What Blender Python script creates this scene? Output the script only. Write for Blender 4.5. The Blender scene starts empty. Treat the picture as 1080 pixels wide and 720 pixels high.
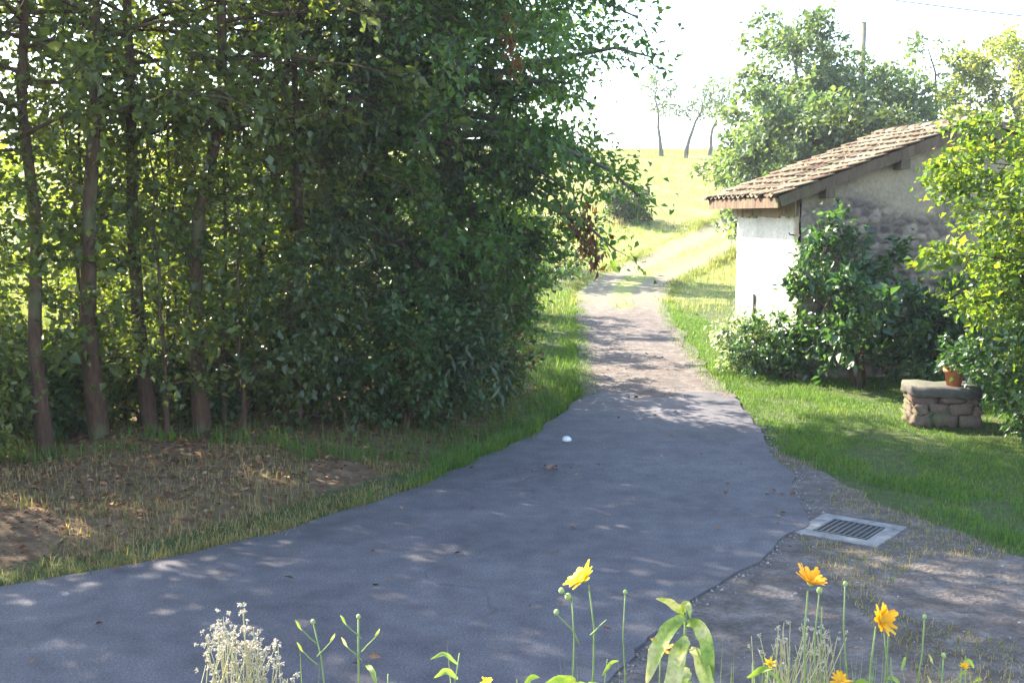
import bpy, math, random
import numpy as np
from mathutils import Vector, Matrix
from mathutils.geometry import delaunay_2d_cdt

random.seed(7)
RNG = np.random.default_rng(7)
C = bpy.context.scene.collection
R = math.radians

# ------------------------------------------------------------------ helpers
def mesh_obj(name, V, F, mat=None, parent=None, smooth=False, attrs=None, colors=None):
    """V (N,3); F list of (k, array(M,k)) blocks or a plain list of tuples -> ONE linked mesh object."""
    me = bpy.data.meshes.new(name)
    V = np.asarray(V, dtype=np.float32)
    if isinstance(F, list) and len(F) and isinstance(F[0], (tuple, list)) and not (len(F[0]) == 2 and isinstance(F[0][1], np.ndarray)):
        me.from_pydata([tuple(map(float, v)) for v in V], [], [tuple(int(i) for i in f) for f in F])
    else:
        if isinstance(F, np.ndarray):
            F = [(F.shape[1], F)]
        loops = np.concatenate([f.reshape(-1) for k, f in F]).astype(np.int32)
        tot = np.concatenate([np.full(len(f), k, np.int32) for k, f in F])
        start = np.concatenate([[0], np.cumsum(tot)[:-1]]).astype(np.int32)
        me.vertices.add(len(V)); me.vertices.foreach_set('co', V.reshape(-1))
        me.loops.add(len(loops)); me.loops.foreach_set('vertex_index', loops)
        me.polygons.add(len(tot)); me.polygons.foreach_set('loop_start', start)
        me.polygons.foreach_set('loop_total', tot)
        me.update(calc_edges=True)
        me.validate()
    if attrs:
        for n, a in attrs.items():
            at = me.attributes.new(n, 'FLOAT', 'POINT')
            at.data.foreach_set('value', np.asarray(a, np.float32))
    if smooth:
        me.polygons.foreach_set('use_smooth', np.ones(len(me.polygons), bool))
    if mat: me.materials.append(mat)
    o = bpy.data.objects.new(name, me); C.objects.link(o)
    if parent: o.parent = parent
    return o

def thing(name, label, cat, loc=(0, 0, 0), rotz=0, group=None):
    o = bpy.data.objects.new(name, None); C.objects.link(o)
    o.empty_display_size = .2
    o.location = loc; o.rotation_euler = (0, 0, rotz)
    o['label'] = label; o['category'] = cat
    if group: o['group'] = group
    return o

def tag(o, label, cat, group=None):
    o['label'] = label; o['category'] = cat
    if group: o['group'] = group
    return o

class MB:
    """collects boxes, tubes and grids in one mesh"""
    def __init__(s): s.V = []; s.F = []; s.n = 0
    def add(s, V, F):
        V = [tuple(map(float, v)) for v in V]
        s.V += V; s.F += [tuple(int(i) + s.n for i in f) for f in F]; s.n += len(V)
    def box(s, c, d, M=None, jit=0):
        hx, hy, hz = d[0] / 2, d[1] / 2, d[2] / 2
        vs = [Vector((sx * hx, sy * hy, sz * hz)) for sz in (-1, 1) for sx, sy in ((-1, -1), (1, -1), (1, 1), (-1, 1))]
        if jit: vs = [v + Vector((random.uniform(-jit, jit), random.uniform(-jit, jit), random.uniform(-jit, jit))) for v in vs]
        if M is not None: vs = [M @ v for v in vs]
        s.add([v + Vector(c) for v in vs], [(3, 2, 1, 0), (4, 5, 6, 7), (0, 1, 5, 4), (1, 2, 6, 5), (2, 3, 7, 6), (3, 0, 4, 7)])
    def tube(s, pts, radii, n=8, cap=True):
        V, F = tube_np(np.asarray(pts, float), np.asarray(radii, float), n)
        F = [tuple(f) for f in F]
        if cap:
            F.append(tuple(range(n))[::-1]); F.append(tuple(range(len(V) - n, len(V))))
        s.add(V, F)
    def ball(s, c, r, seg=8, rings=5, sc=(1, 1, 1)):
        vs = []; fs = []
        for i in range(rings + 1):
            t = math.pi * i / rings
            for j in range(seg):
                a = 2 * math.pi * j / seg
                vs.append((c[0] + r * sc[0] * math.sin(t) * math.cos(a), c[1] + r * sc[1] * math.sin(t) * math.sin(a), c[2] + r * sc[2] * math.cos(t)))
        for i in range(rings):
            for j in range(seg):
                fs.append((i * seg + j, (i + 1) * seg + j, (i + 1) * seg + (j + 1) % seg, i * seg + (j + 1) % seg))
        s.add(vs, fs)
    def build(s, name, mat, parent=None, smooth=False, bevel=0):
        o = mesh_obj(name, s.V, s.F, mat, parent, smooth)
        if bevel:
            m = o.modifiers.new('b', 'BEVEL'); m.width = bevel; m.segments = 2; m.limit_method = 'ANGLE'
        return o

def tube_np(P, r, n=6):
    K = len(P)
    T = np.gradient(P, axis=0); T /= np.linalg.norm(T, axis=1, keepdims=True) + 1e-9
    ref = np.tile(np.array([[1., 0, 0]]), (K, 1)) if abs(T[0, 2]) > .6 else np.tile(np.array([[0, 0, 1.]]), (K, 1))
    A = np.cross(T, ref); A /= np.linalg.norm(A, axis=1, keepdims=True) + 1e-9
    B = np.cross(T, A)
    an = np.arange(n) * 2 * math.pi / n
    V = P[:, None] + r[:, None, None] * (np.cos(an)[None, :, None] * A[:, None] + np.sin(an)[None, :, None] * B[:, None])
    V = V.reshape(-1, 3)
    i = np.arange(K - 1)[:, None] * n; j = np.arange(n)[None]
    F = np.stack([i + j, i + (j + 1) % n, i + n + (j + 1) % n, i + n + j], -1).reshape(-1, 4)
    return V, F

class NB:
    """numpy mesh collector of quads / tris"""
    def __init__(s): s.V = []; s.Q = []; s.T = []; s.n = 0
    def add(s, V, Q=None, T=None):
        s.V.append(V)
        if Q is not None: s.Q.append(Q + s.n)
        if T is not None: s.T.append(T + s.n)
        s.n += len(V)
    def build(s, name, mat, parent=None, smooth=False, attrs=None):
        F = []
        if s.Q: F.append((4, np.concatenate(s.Q)))
        if s.T: F.append((3, np.concatenate(s.T)))
        return mesh_obj(name, np.concatenate(s.V), F, mat, parent, smooth, attrs)

def unit(v): return v / (np.linalg.norm(v, axis=-1, keepdims=True) + 1e-9)

_ph = np.random.default_rng(3).uniform(0, 6.28, (12, 2)); _dr = np.random.default_rng(4).normal(0, 1, (12, 2))
def noise2(x, y, f=1.0):
    """smooth pseudo-noise, about -1..1"""
    v = 0; x = np.asarray(x); y = np.asarray(y)
    for i in range(12):
        k = f * (.6 + .18 * i)
        d = _dr[i] / np.hypot(*_dr[i])
        v = v + np.sin(k * (x * d[0] + y * d[1]) + _ph[i, 0] + 1.3 * np.sin(k * .7 * (x * d[1] - y * d[0]) + _ph[i, 1]))
    return v / 4.5

def inside(P, poly):
    x, y = P[:, 0], P[:, 1]; r = np.zeros(len(P), bool); q = np.asarray(poly)
    j = len(q) - 1
    for i in range(len(q)):
        c = ((q[i, 1] > y) != (q[j, 1] > y)) & (x < (q[j, 0] - q[i, 0]) * (y - q[i, 1]) / (q[j, 1] - q[i, 1] + 1e-12) + q[i, 0])
        r ^= c; j = i
    return r

def dist_poly(P, line):
    q = np.asarray(line); best = np.full(len(P), 1e9)
    for a, b in zip(q[:-1], q[1:]):
        ab = b - a; t = np.clip(((P - a) @ ab) / (ab @ ab + 1e-12), 0, 1)
        best = np.minimum(best, np.linalg.norm(P - (a + t[:, None] * ab), axis=1))
    return best

# ------------------------------------------------------------------ materials
def nmat(name):
    m = bpy.data.materials.new(name); m.use_nodes = True
    nt = m.node_tree; nt.nodes.clear()
    out = nt.nodes.new('ShaderNodeOutputMaterial')
    return m, nt, out
def N(nt, t, **k):
    n = nt.nodes.new(t)
    for a, v in k.items():
        if a in ('operation', 'blend_type', 'data_type', 'feature', 'noise_dimensions', 'attribute_name', 'interpolation', 'distance'): setattr(n, a, v)
        else: n.inputs[a].default_value = v
    return n
def L(nt, a, b): nt.links.new(a, b)
def ramp(nt, fac, stops, interp='LINEAR'):
    n = nt.nodes.new('ShaderNodeValToRGB'); n.color_ramp.interpolation = interp
    e = n.color_ramp.elements
    while len(e) < len(stops): e.new(.5)
    for k, (p, c) in enumerate(stops):
        e[k].position = p; e[k].color = (*c, 1)
    L(nt, fac, n.inputs[0]); return n.outputs[0]
def mix(nt, fac, a, b, mode='MIX'):
    n = nt.nodes.new('ShaderNodeMix'); n.data_type = 'RGBA'; n.blend_type = mode
    if isinstance(fac, (int, float)): n.inputs[0].default_value = fac
    else: L(nt, fac, n.inputs[0])
    for s, v in ((6, a), (7, b)):
        if isinstance(v, tuple): n.inputs[s].default_value = (*v, 1)
        else: L(nt, v, n.inputs[s])
    return n.outputs[2]
def math_(nt, op, a, b=None):
    n = nt.nodes.new('ShaderNodeMath'); n.operation = op
    for s, v in ((0, a), (1, b)):
        if v is None: continue
        if isinstance(v, (int, float)): n.inputs[s].default_value = v
        else: L(nt, v, n.inputs[s])
    return n.outputs[0]
def pos(nt): return nt.nodes.new('ShaderNodeNewGeometry').outputs['Position']
def objc(nt): return nt.nodes.new('ShaderNodeTexCoord').outputs['Object']
def noise(nt, vec, scale, detail=4, rough=.55):
    n = nt.nodes.new('ShaderNodeTexNoise'); n.inputs['Scale'].default_value = scale
    n.inputs['Detail'].default_value = detail; n.inputs['Roughness'].default_value = rough
    L(nt, vec, n.inputs['Vector']); return n.outputs[0]
def bump(nt, h, strength, dist=.02):
    n = nt.nodes.new('ShaderNodeBump'); n.inputs['Strength'].default_value = strength; n.inputs['Distance'].default_value = dist
    L(nt, h, n.inputs['Height']); return n.outputs[0]
def principled(nt, out, col, rough=.8, spec=.3, nrm=None):
    b = nt.nodes.new('ShaderNodeBsdfPrincipled')
    if isinstance(col, tuple): b.inputs['Base Color'].default_value = (*col, 1)
    else: L(nt, col, b.inputs['Base Color'])
    if isinstance(rough, (int, float)): b.inputs['Roughness'].default_value = rough
    else: L(nt, rough, b.inputs['Roughness'])
    b.inputs['Specular IOR Level'].default_value = spec
    if nrm is not None: L(nt, nrm, b.inputs['Normal'])
    L(nt, b.outputs[0], out.inputs[0]); return b
def attr(nt, n):
    a = nt.nodes.new('ShaderNodeAttribute'); a.attribute_name = n; return a.outputs['Fac']

def leaf_mat(name, stops, trans, tfac=.45, rough=.45, spec=.4, patch=None):
    """leaves: colour by leaf, with lighter and darker sprays; light also comes through"""
    m, nt, out = nmat(name)
    g = nt.nodes.new('ShaderNodeNewGeometry')
    ri = g.outputs['Random Per Island']
    n = noise(nt, g.outputs['Position'], 1.3, 3)
    f = math_(nt, 'ADD', math_(nt, 'MULTIPLY', ri, .55), math_(nt, 'MULTIPLY', n, .55))
    col = ramp(nt, f, stops)
    if patch:
        k = ramp(nt, ri, [(patch[0], (0, 0, 0)), (patch[0] + .01, (1, 1, 1))])
        col = mix(nt, k, col, patch[1])
    b = nt.nodes.new('ShaderNodeBsdfPrincipled'); b.inputs['Roughness'].default_value = rough
    b.inputs['Specular IOR Level'].default_value = spec
    L(nt, col, b.inputs['Base Color'])
    t = nt.nodes.new('ShaderNodeBsdfTranslucent')
    L(nt, mix(nt, 1.0, col, trans, 'MULTIPLY'), t.inputs['Color'])
    ms = nt.nodes.new('ShaderNodeMixShader'); ms.inputs[0].default_value = tfac
    L(nt, b.outputs[0], ms.inputs[1]); L(nt, t.outputs[0], ms.inputs[2]); L(nt, ms.outputs[0], out.inputs[0])
    return m

def bark_mat(name, a, b, sc=9):
    m, nt, out = nmat(name); p = objc(nt)
    mp = nt.nodes.new('ShaderNodeMapping'); mp.inputs['Scale'].default_value = (1, 1, .22); L(nt, p, mp.inputs[0])
    n = noise(nt, mp.outputs[0], sc * 3, 6, .65); n2 = noise(nt, p, 2.2, 3)
    col = ramp(nt, n, [(.3, a), (.7, b)])
    col = mix(nt, ramp(nt, n2, [(.5, (0, 0, 0)), (.7, (.6, .6, .6))]), col, (.10, .12, .05))
    principled(nt, out, col, .9, .2, bump(nt, n, .8, .02)); return m

def flat_mat(name, a, b, sc=20, rough=.75, spec=.3, bs=.3, bd=.005):
    m, nt, out = nmat(name); p = objc(nt); n = noise(nt, p, sc, 6, .65)
    principled(nt, out, ramp(nt, n, [(.3, a), (.72, b)]), rough, spec, bump(nt, n, bs, bd)); return m

def island_mat(name, stops, sc=25, rough=.85, spec=.25, moss=None):
    """stones, tiles, fallen leaves: colour by piece plus grain"""
    m, nt, out = nmat(name); g = nt.nodes.new('ShaderNodeNewGeometry')
    n = noise(nt, g.outputs['Position'], sc, 5, .65); n2 = noise(nt, g.outputs['Position'], 1.7, 4)
    f = math_(nt, 'ADD', math_(nt, 'MULTIPLY', g.outputs['Random Per Island'], .75), math_(nt, 'MULTIPLY', n, .3))
    col = ramp(nt, f, stops)
    col = mix(nt, 1.0, col, ramp(nt, n, [(.25, (.6, .6, .6)), (.7, (1.1, 1.1, 1.1))]), 'MULTIPLY')
    if moss:
        n3 = noise(nt, g.outputs['Position'], 5, 5)
        k = ramp(nt, math_(nt, 'MULTIPLY', n3, n2), [(.22, (0, 0, 0)), (.34, (.85, .85, .85))])
        col = mix(nt, k, col, moss)
    principled(nt, out, col, rough, spec, bump(nt, n, .5, .01)); return m

M = {}
M['leaf_slender'] = leaf_mat('leaf_slender', [(.22, (.038, .056, .014)), (.5, (.068, .092, .02)), (.78, (.11, .135, .03)), (.95, (.19, .17, .05))], (2.2, 2.2, .9), .45, .38, .5)
M['leaf_dark'] = leaf_mat('leaf_dark', [(.22, (.022, .038, .012)), (.55, (.042, .062, .018)), (.85, (.085, .105, .03))], (2, 2.1, .9), .38, .38, .5)
M['leaf_big'] = leaf_mat('leaf_big', [(.22, (.03, .066, .016)), (.55, (.055, .108, .024)), (.9, (.11, .16, .034))], (2.3, 2.3, .9), .42)
M['leaf_conifer'] = leaf_mat('leaf_conifer', [(.2, (.018, .033, .014)), (.6, (.036, .054, .021)), (.9, (.085, .095, .04))], (1.5, 1.9, .9), .25)
M['leaf_shrub'] = leaf_mat('leaf_shrub', [(.22, (.02, .045, .014)), (.55, (.036, .074, .02)), (.82, (.07, .10, .03)), (.97, (.12, .10, .045))], (2., 2.1, .9), .35)
M['leaf_sunny'] = leaf_mat('leaf_sunny', [(.22, (.09, .15, .03)), (.5, (.15, .20, .04)), (.8, (.22, .25, .05))], (2.2, 2.1, .8), .55)  # lightened leaf colour, gives the bushes behind the trunks their sunlit look
M['leaf_lilac'] = leaf_mat('leaf_lilac', [(.22, (.038, .085, .018)), (.5, (.075, .14, .022)), (.8, (.13, .18, .028)), (.97, (.24, .19, .035))], (2.6, 2.2, .7), .5)
M['leaf_climb'] = leaf_mat('leaf_climb', [(.22, (.022, .055, .018)), (.55, (.04, .085, .026)), (.9, (.08, .13, .04))], (2., 2.2, .9), .35, .35, .6)
M['leaf_far'] = leaf_mat('leaf_far', [(.22, (.035, .065, .025)), (.55, (.06, .098, .038)), (.9, (.105, .14, .052))], (2.3, 2.2, 1.0), .45, .5, .5)
M['leaf_far_lit'] = leaf_mat('leaf_far_lit', [(.22, (.10, .14, .04)), (.6, (.16, .20, .05)), (.9, (.24, .25, .07))], (2.3, 2.1, .9), .5, .5, .4)  # yellow sunlight on the crown is put into this leaf colour
M['leaf_brown'] = leaf_mat('leaf_brown', [(.2, (.06, .028, .014)), (.6, (.11, .05, .022)), (.9, (.16, .09, .03))], (1.8, 1.3, .8), .4)
M['leaf_rust'] = leaf_mat('leaf_rust', [(.2, (.14, .06, .02)), (.9, (.26, .12, .03))], (1.6, 1.2, .8), .4)
M['leaf_blown_out'] = leaf_mat('leaf_blown_out', [(.2, (.10, .15, .06)), (.6, (.19, .24, .11)), (.9, (.42, .45, .32))], (1.9, 1.9, 1.2), .4)  # whitish tones imitate leaves blown out by the sun
M['grass_lawn'] = leaf_mat('grass_lawn', [(.2, (.035, .075, .012)), (.5, (.062, .125, .016)), (.78, (.105, .155, .026)), (.95, (.22, .20, .07))], (2.0, 2.1, .9), .4, .55, .25)
M['grass_verge'] = leaf_mat('grass_verge', [(.2, (.06, .085, .02)), (.42, (.12, .125, .04)), (.65, (.24, .18, .075)), (.95, (.36, .26, .12))], (1.8, 1.8, 1.), .4, .6, .25)
M['grass_meadow'] = leaf_mat('grass_meadow', [(.2, (.09, .14, .03)), (.5, (.15, .185, .045)), (.8, (.25, .23, .08)), (.97, (.34, .28, .14))], (1.7, 1.7, 1.), .4, .6, .2)
M['grass_tussock'] = leaf_mat('grass_tussock', [(.2, (.10, .13, .035)), (.5, (.19, .18, .06)), (.8, (.30, .20, .12)), (.97, (.36, .26, .17))], (1.7, 1.7, 1.), .4, .6, .2)
M['bark'] = bark_mat('bark', (.03, .016, .010), (.095, .052, .032))
M['bark_grey'] = bark_mat('bark_grey', (.06, .052, .043), (.16, .14, .115))
M['stem'] = flat_mat('stem', (.10, .15, .045), (.2, .25, .08), 40, .6)
M['stem_dry'] = flat_mat('stem_dry', (.25, .22, .10), (.42, .38, .2), 40, .7)

# ------------------------------------------------------------------ terrain
KY = [-40, 10, 12, 17, 22, 28, 34, 45, 60, 75, 100, 160, 300]
KZ = [0, 0, 0, .13, .28, .5, 1.1, 3.0, 6.0, 7.2, 7, 2, 0]
_yy = np.arange(-40, 300, .25); _zz = np.interp(_yy, KY, KZ)
_k = np.exp(-.5 * (np.arange(-24, 25) * .25 / 1.6) ** 2); _k /= _k.sum()
_zz = np.convolve(np.pad(_zz, 24, 'edge'), _k, 'valid')

ROAD_L = np.array([(-26, -1), (-18, 1.2), (-11, 3.9), (-6.6, 5.75), (-4.6, 6.82), (-3.58, 7.44), (-2.96, 7.91), (-2.2, 8.55), (-1.7, 9.15), (-1.22, 9.87), (-.75, 10.66), (-.21, 11.85), (.28, 12.98), (.75, 14.25), (.98, 15.61)])
ROAD_R = np.array([(-.9, 3.0), (.1, 4.6), (.53, 5.94), (.9, 6.72), (1.29, 7.24), (1.62, 7.74), (2.04, 8.37), (2.42, 8.95), (2.57, 9.3), (2.64, 9.87), (2.74, 10.78), (2.89, 12.08), (3.05, 13.94), (3.14, 15.61)])
TRACK_L = np.array([(.95, 15.2), (1.0, 16.8), (1.18, 19.7), (1.42, 23.8), (1.58, 28.1), (1.9, 30.6), (2.86, 33.2), (4.33, 35.9), (6.55, 40.1), (8.6, 43.7), (12, 49), (17, 56)])
TRACK_R = np.array([(3.14, 15.2), (3.14, 17.2), (3.3, 19.7), (3.55, 23.8), (3.95, 28.1), (4.5, 30.6), (5.8, 33.2), (7.5, 36.3), (9.6, 39.6), (12, 43), (15, 47), (20, 54)])
LEFT_ALL = np.concatenate([ROAD_L, TRACK_L[2:]])

def gz(x, y):
    x = np.asarray(x, float); y = np.asarray(y, float)
    z = np.interp(y, _yy, _zz)
    xl = np.interp(y, LEFT_ALL[:, 1], LEFT_ALL[:, 0])
    P = np.stack([x.ravel(), y.ravel()], 1)
    d = dist_poly(P, LEFT_ALL).reshape(x.shape)
    d = np.where(x < xl, d, 0)
    s = np.clip((d - .1) / 2.2, 0, 1); s = s * s * (3 - 2 * s)
    fade = np.clip((34 - y) / 8, 0, 1)
    bank = .24 * s * fade
    h = .05 * noise2(x, y, 1.4) * np.clip((d - .3) / 1., 0, 1) * fade
    return z + bank + h
def G(x, y): return float(gz(np.array([x]), np.array([y]))[0])

def axis(lo, hi, a, b, fine, grow):
    v = list(np.arange(a, b + 1e-6, fine)); s = fine
    while v[-1] < hi: s *= grow; v.append(v[-1] + s)
    s = fine
    while v[0] > lo: s *= grow; v.insert(0, v[0] - s)
    return np.array(v)

gx = axis(-260, 260, -14, 14, .25, 1.09); gy = axis(-60, 420, 1, 34, .25, 1.06)
X, Y = np.meshgrid(gx, gy)
Z = gz(X, Y) - .004
nx, ny = len(gx), len(gy)
i, j = np.meshgrid(np.arange(nx - 1), np.arange(ny - 1))
FQ = np.stack([j * nx + i, j * nx + i + 1, (j + 1) * nx + i + 1, (j + 1) * nx + i], -1).reshape(-1, 4)
PX = np.stack([X.ravel(), Y.ravel()], 1)
xl = np.interp(PX[:, 1], LEFT_ALL[:, 1], LEFT_ALL[:, 0])
dl = dist_poly(PX, LEFT_ALL)
# bare earth and leaf litter under the trees
bare = np.clip((xl - PX[:, 0]) / .8, 0, 1) * np.clip((dl - .25) / .5, 0, 1) * np.clip((5.2 - dl) / 1.5, 0, 1) * np.clip((20 - PX[:, 1]) / 6, 0, 1)
mead = np.clip((PX[:, 1] - 24) / 8, 0, 1); mead = np.maximum(mead, np.clip((dl - 5) / 3, 0, 1) * (PX[:, 0] < xl))

m, nt, out = nmat('ground'); p = pos(nt)
n1 = noise(nt, p, .55, 5); n2 = noise(nt, p, 9, 6, .7); n3 = noise(nt, p, 45, 4, .7); n4 = noise(nt, p, 2.1, 4)
lawn = ramp(nt, n2, [(.3, (.035, .05, .016)), (.55, (.06, .075, .025)), (.75, (.12, .095, .055))])
earth = ramp(nt, n2, [(.3, (.075, .046, .026)), (.55, (.145, .095, .055)), (.75, (.25, .18, .10))])
straw = ramp(nt, math_(nt, 'ADD', math_(nt, 'MULTIPLY', n1, .6), math_(nt, 'MULTIPLY', n4, .4)), [(.36, (.11, .15, .035)), (.5, (.19, .20, .06)), (.62, (.26, .20, .10))])
straw = mix(nt, ramp(nt, n2, [(.35, (.5, .5, .5)), (.6, (0, 0, 0))]), straw, (.13, .16, .04))
def brk(a, lo=.35, hi=.65):
    s = math_(nt, 'ADD', attr(nt, a), math_(nt, 'MULTIPLY', math_(nt, 'SUBTRACT', n4, .5), .9))
    return ramp(nt, s, [(lo, (0, 0, 0)), (hi, (1, 1, 1))])
col = mix(nt, brk('mead'), lawn, straw); col = mix(nt, brk('bare'), col, earth)
principled(nt, out, col, .95, .1, bump(nt, math_(nt, 'ADD', n2, n3), .6, .03))
M['ground'] = m
ground = mesh_obj('ground', np.stack([X, Y, Z], -1).reshape(-1, 3), FQ, m, smooth=True, attrs={'bare': bare, 'mead': mead}); ground['kind'] = 'structure'

def densify(line, step, jit, seed):
    r = np.random.default_rng(seed); o = []
    line = np.asarray(line, float)
    for a, b in zip(line[:-1], line[1:]):
        n = max(1, int(np.linalg.norm(b - a) / step))
        for k in range(n): o.append(a + (b - a) * k / n)
    o.append(line[-1]); o = np.array(o)
    # round the corners, then roughen
    for _ in range(6): o[1:-1] = (o[:-2] + 2 * o[1:-1] + o[2:]) / 4
    j = r.normal(0, jit, (len(o), 2)); j[1:-1] = (j[:-2] + j[1:-1] + j[2:]) / 1.9
    w = r.normal(0, jit * 3, (len(o), 2))
    kk = np.ones(9) / 9
    w = np.stack([np.convolve(np.pad(w[:, c], 4, 'edge'), kk, 'valid') for c in (0, 1)], 1)
    return o + j + w

def sheet(name, outline, zoff, mat, step=.4, skirt=0):
    q = np.asarray(outline); lo = q.min(0); hi = q.max(0)
    xs, ys = np.meshgrid(np.arange(lo[0], hi[0], step), np.arange(lo[1], hi[1], step))
    P = np.stack([xs.ravel(), ys.ravel()], 1)
    P = P[inside(P, q)]; P = P[dist_poly(P, np.vstack([q, q[:1]])) > step * .35]
    allp = np.vstack([q, P]); nq = len(q)
    co, ed, fa, *_ = delaunay_2d_cdt([Vector(v) for v in allp], [], [list(range(nq))], 1, 1e-5)
    V = np.array([(v.x, v.y) for v in co]); z = gz(V[:, 0], V[:, 1]) + zoff
    V = np.column_stack([V, z]).tolist(); F = [tuple(f) for f in fa]
    if skirt:
        b = len(V)
        for v in q: V.append((v[0], v[1], G(v[0], v[1]) + zoff - .0005))
        for v in q: V.append((v[0], v[1], G(v[0], v[1]) + zoff - skirt))
        for k in range(nq): F.append((b + k, b + (k + 1) % nq, b + nq + (k + 1) % nq, b + nq + k))
    o = mesh_obj(name, np.array(V), F, mat); o['kind'] = 'structure'; return o

# asphalt: aged grey, patches and cracks
m, nt, out = nmat('asphalt'); p = pos(nt)
n1 = noise(nt, p, .5, 5, .6); n2 = noise(nt, p, 4, 5, .6); n3 = noise(nt, p, 70, 4, .8); n5 = noise(nt, p, 28, 3, .7)
col = ramp(nt, n1, [(.32, (.072, .065, .068)), (.55, (.096, .087, .090)), (.75, (.118, .107, .109))])
col = mix(nt, 1.0, col, ramp(nt, n2, [(.3, (.78, .78, .79)), (.65, (1.1, 1.1, 1.09))]), 'MULTIPLY')
col = mix(nt, 1.0, col, ramp(nt, n3, [(.3, (.42, .42, .42)), (.55, (1.05, 1.05, 1.05)), (.72, (2.1, 2.05, 2.)) ]), 'MULTIPLY')
wv = nt.nodes.new('ShaderNodeTexVoronoi'); wv.feature = 'DISTANCE_TO_EDGE'; wv.inputs['Scale'].default_value = .28
ad = nt.nodes.new('ShaderNodeVectorMath'); ad.operation = 'ADD'; nn = nt.nodes.new('ShaderNodeTexNoise'); nn.inputs['Scale'].default_value = 1.2; nn.inputs['Detail'].default_value = 5
L(nt, p, nn.inputs['Vector']); L(nt, p, ad.inputs[0]); L(nt, nn.outputs['Color'], ad.inputs[1]); L(nt, ad.outputs[0], wv.inputs['Vector'])
ck = ramp(nt, wv.outputs[0], [(.0015, (1, 1, 1)), (.005, (0, 0, 0))])
ck = mix(nt, 1.0, ck, ramp(nt, noise(nt, p, .9, 2), [(.5, (0, 0, 0)), (.6, (.75, .75, .75))]), 'MULTIPLY')
col = mix(nt, ck, col, (.05, .048, .048))
principled(nt, out, col, .88, .25, bump(nt, math_(nt, 'ADD', n3, math_(nt, 'MULTIPLY', n5, .6)), .5, .008))
M['asphalt'] = m
lft = densify(ROAD_L, .14, .018, 1); rgt = densify(ROAD_R, .12, .022, 2)
end = densify([(3.14, 15.61), (2.6, 15.45), (1.9, 15.75), (1.4, 15.4), (.98, 15.61)], .14, .04, 3)
near = [(-3, 3.0), (-8, .6), (-16, -2.2)]
asphalt_poly = np.vstack([lft, end[::-1][1:-1], rgt[::-1], np.array(near)])
sheet('asphalt_road', asphalt_poly, .028, m, .45, .06)

# gravel yard in front, on the right
def gravel_mat(name, grassy):
    m, nt, out = nmat(name); p = pos(nt)
    v = nt.nodes.new('ShaderNodeTexVoronoi'); v.inputs['Scale'].default_value = 34; L(nt, p, v.inputs['Vector'])
    n1 = noise(nt, p, 1.1, 5, .6); n2 = noise(nt, p, 14, 5, .7); n3 = noise(nt, p, 80, 3, .7)
    st = ramp(nt, noise(nt, p, 4.5, 6, .65), [(.3, (.066, .055, .047)), (.5, (.112, .094, .082)), (.7, (.175, .15, .132))])
    pb = ramp(nt, math_(nt, 'ADD', math_(nt, 'MULTIPLY', n3, .6), math_(nt, 'MULTIPLY', v.outputs['Color'], .3)), [(.32, (.72, .70, .69)), (.55, (1., 1., 1.)), (.75, (1.35, 1.32, 1.3))])
    col = mix(nt, 1.0, st, pb, 'MULTIPLY')
    col = mix(nt, ramp(nt, n1, [(.52, (0, 0, 0)), (.7, (.75, .75, .75))]), col, (.085, .06, .045))
    if grassy:
        a = attr(nt, 'across'); d = math_(nt, 'ABSOLUTE', math_(nt, 'SUBTRACT', a, .5))
        k = math_(nt, 'ADD', math_(nt, 'MULTIPLY', math_(nt, 'MAXIMUM', math_(nt, 'SUBTRACT', .2, d), math_(nt, 'SUBTRACT', d, .37)), 7), math_(nt, 'MULTIPLY', math_(nt, 'SUBTRACT', n2, .5), 2.4))
        k = math_(nt, 'MULTIPLY', k, attr(nt, 'far'))
        col = mix(nt, ramp(nt, attr(nt, 'far'), [(.1, (0, 0, 0)), (.8, (.7, .7, .7))]), col, ramp(nt, n2, [(.3, (.12, .11, .06)), (.55, (.20, .175, .105)), (.75, (.29, .25, .17))]))
        col = mix(nt, ramp(nt, k, [(.25, (0, 0, 0)), (.7, (1, 1, 1))]), col, ramp(nt, n1, [(.3, (.15, .18, .05)), (.7, (.28, .26, .09))]))
    principled(nt, out, col, .95, .15, bump(nt, math_(nt, 'ADD', v.outputs['Distance'], n2), .7, .02))
    return m
M['gravel'] = gravel_mat('gravel', False); M['track'] = gravel_mat('track', True)
GRASS_EDGE = np.array([(2.98, 13.3), (2.93, 11.94), (3.19, 10.98), (3.4, 9.87), (3.65, 8.95), (3.9, 8.13), (4.7, 6.9), (6.5, 5.6), (12, 4.2)])
ge = densify(GRASS_EDGE, .15, .04, 5)
gr_poly = np.vstack([np.array([(2.6, 13.4)]), ge, np.array([(12, 2.0), (-.5, 2.0), (-1.2, 3.4), (-.2, 4.7), (.3, 6.0), (1.0, 7.2), (2.2, 9.2), (2.5, 10.8)])])
sheet('gravel_yard', gr_poly, .011, M['gravel'], .4)

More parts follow.
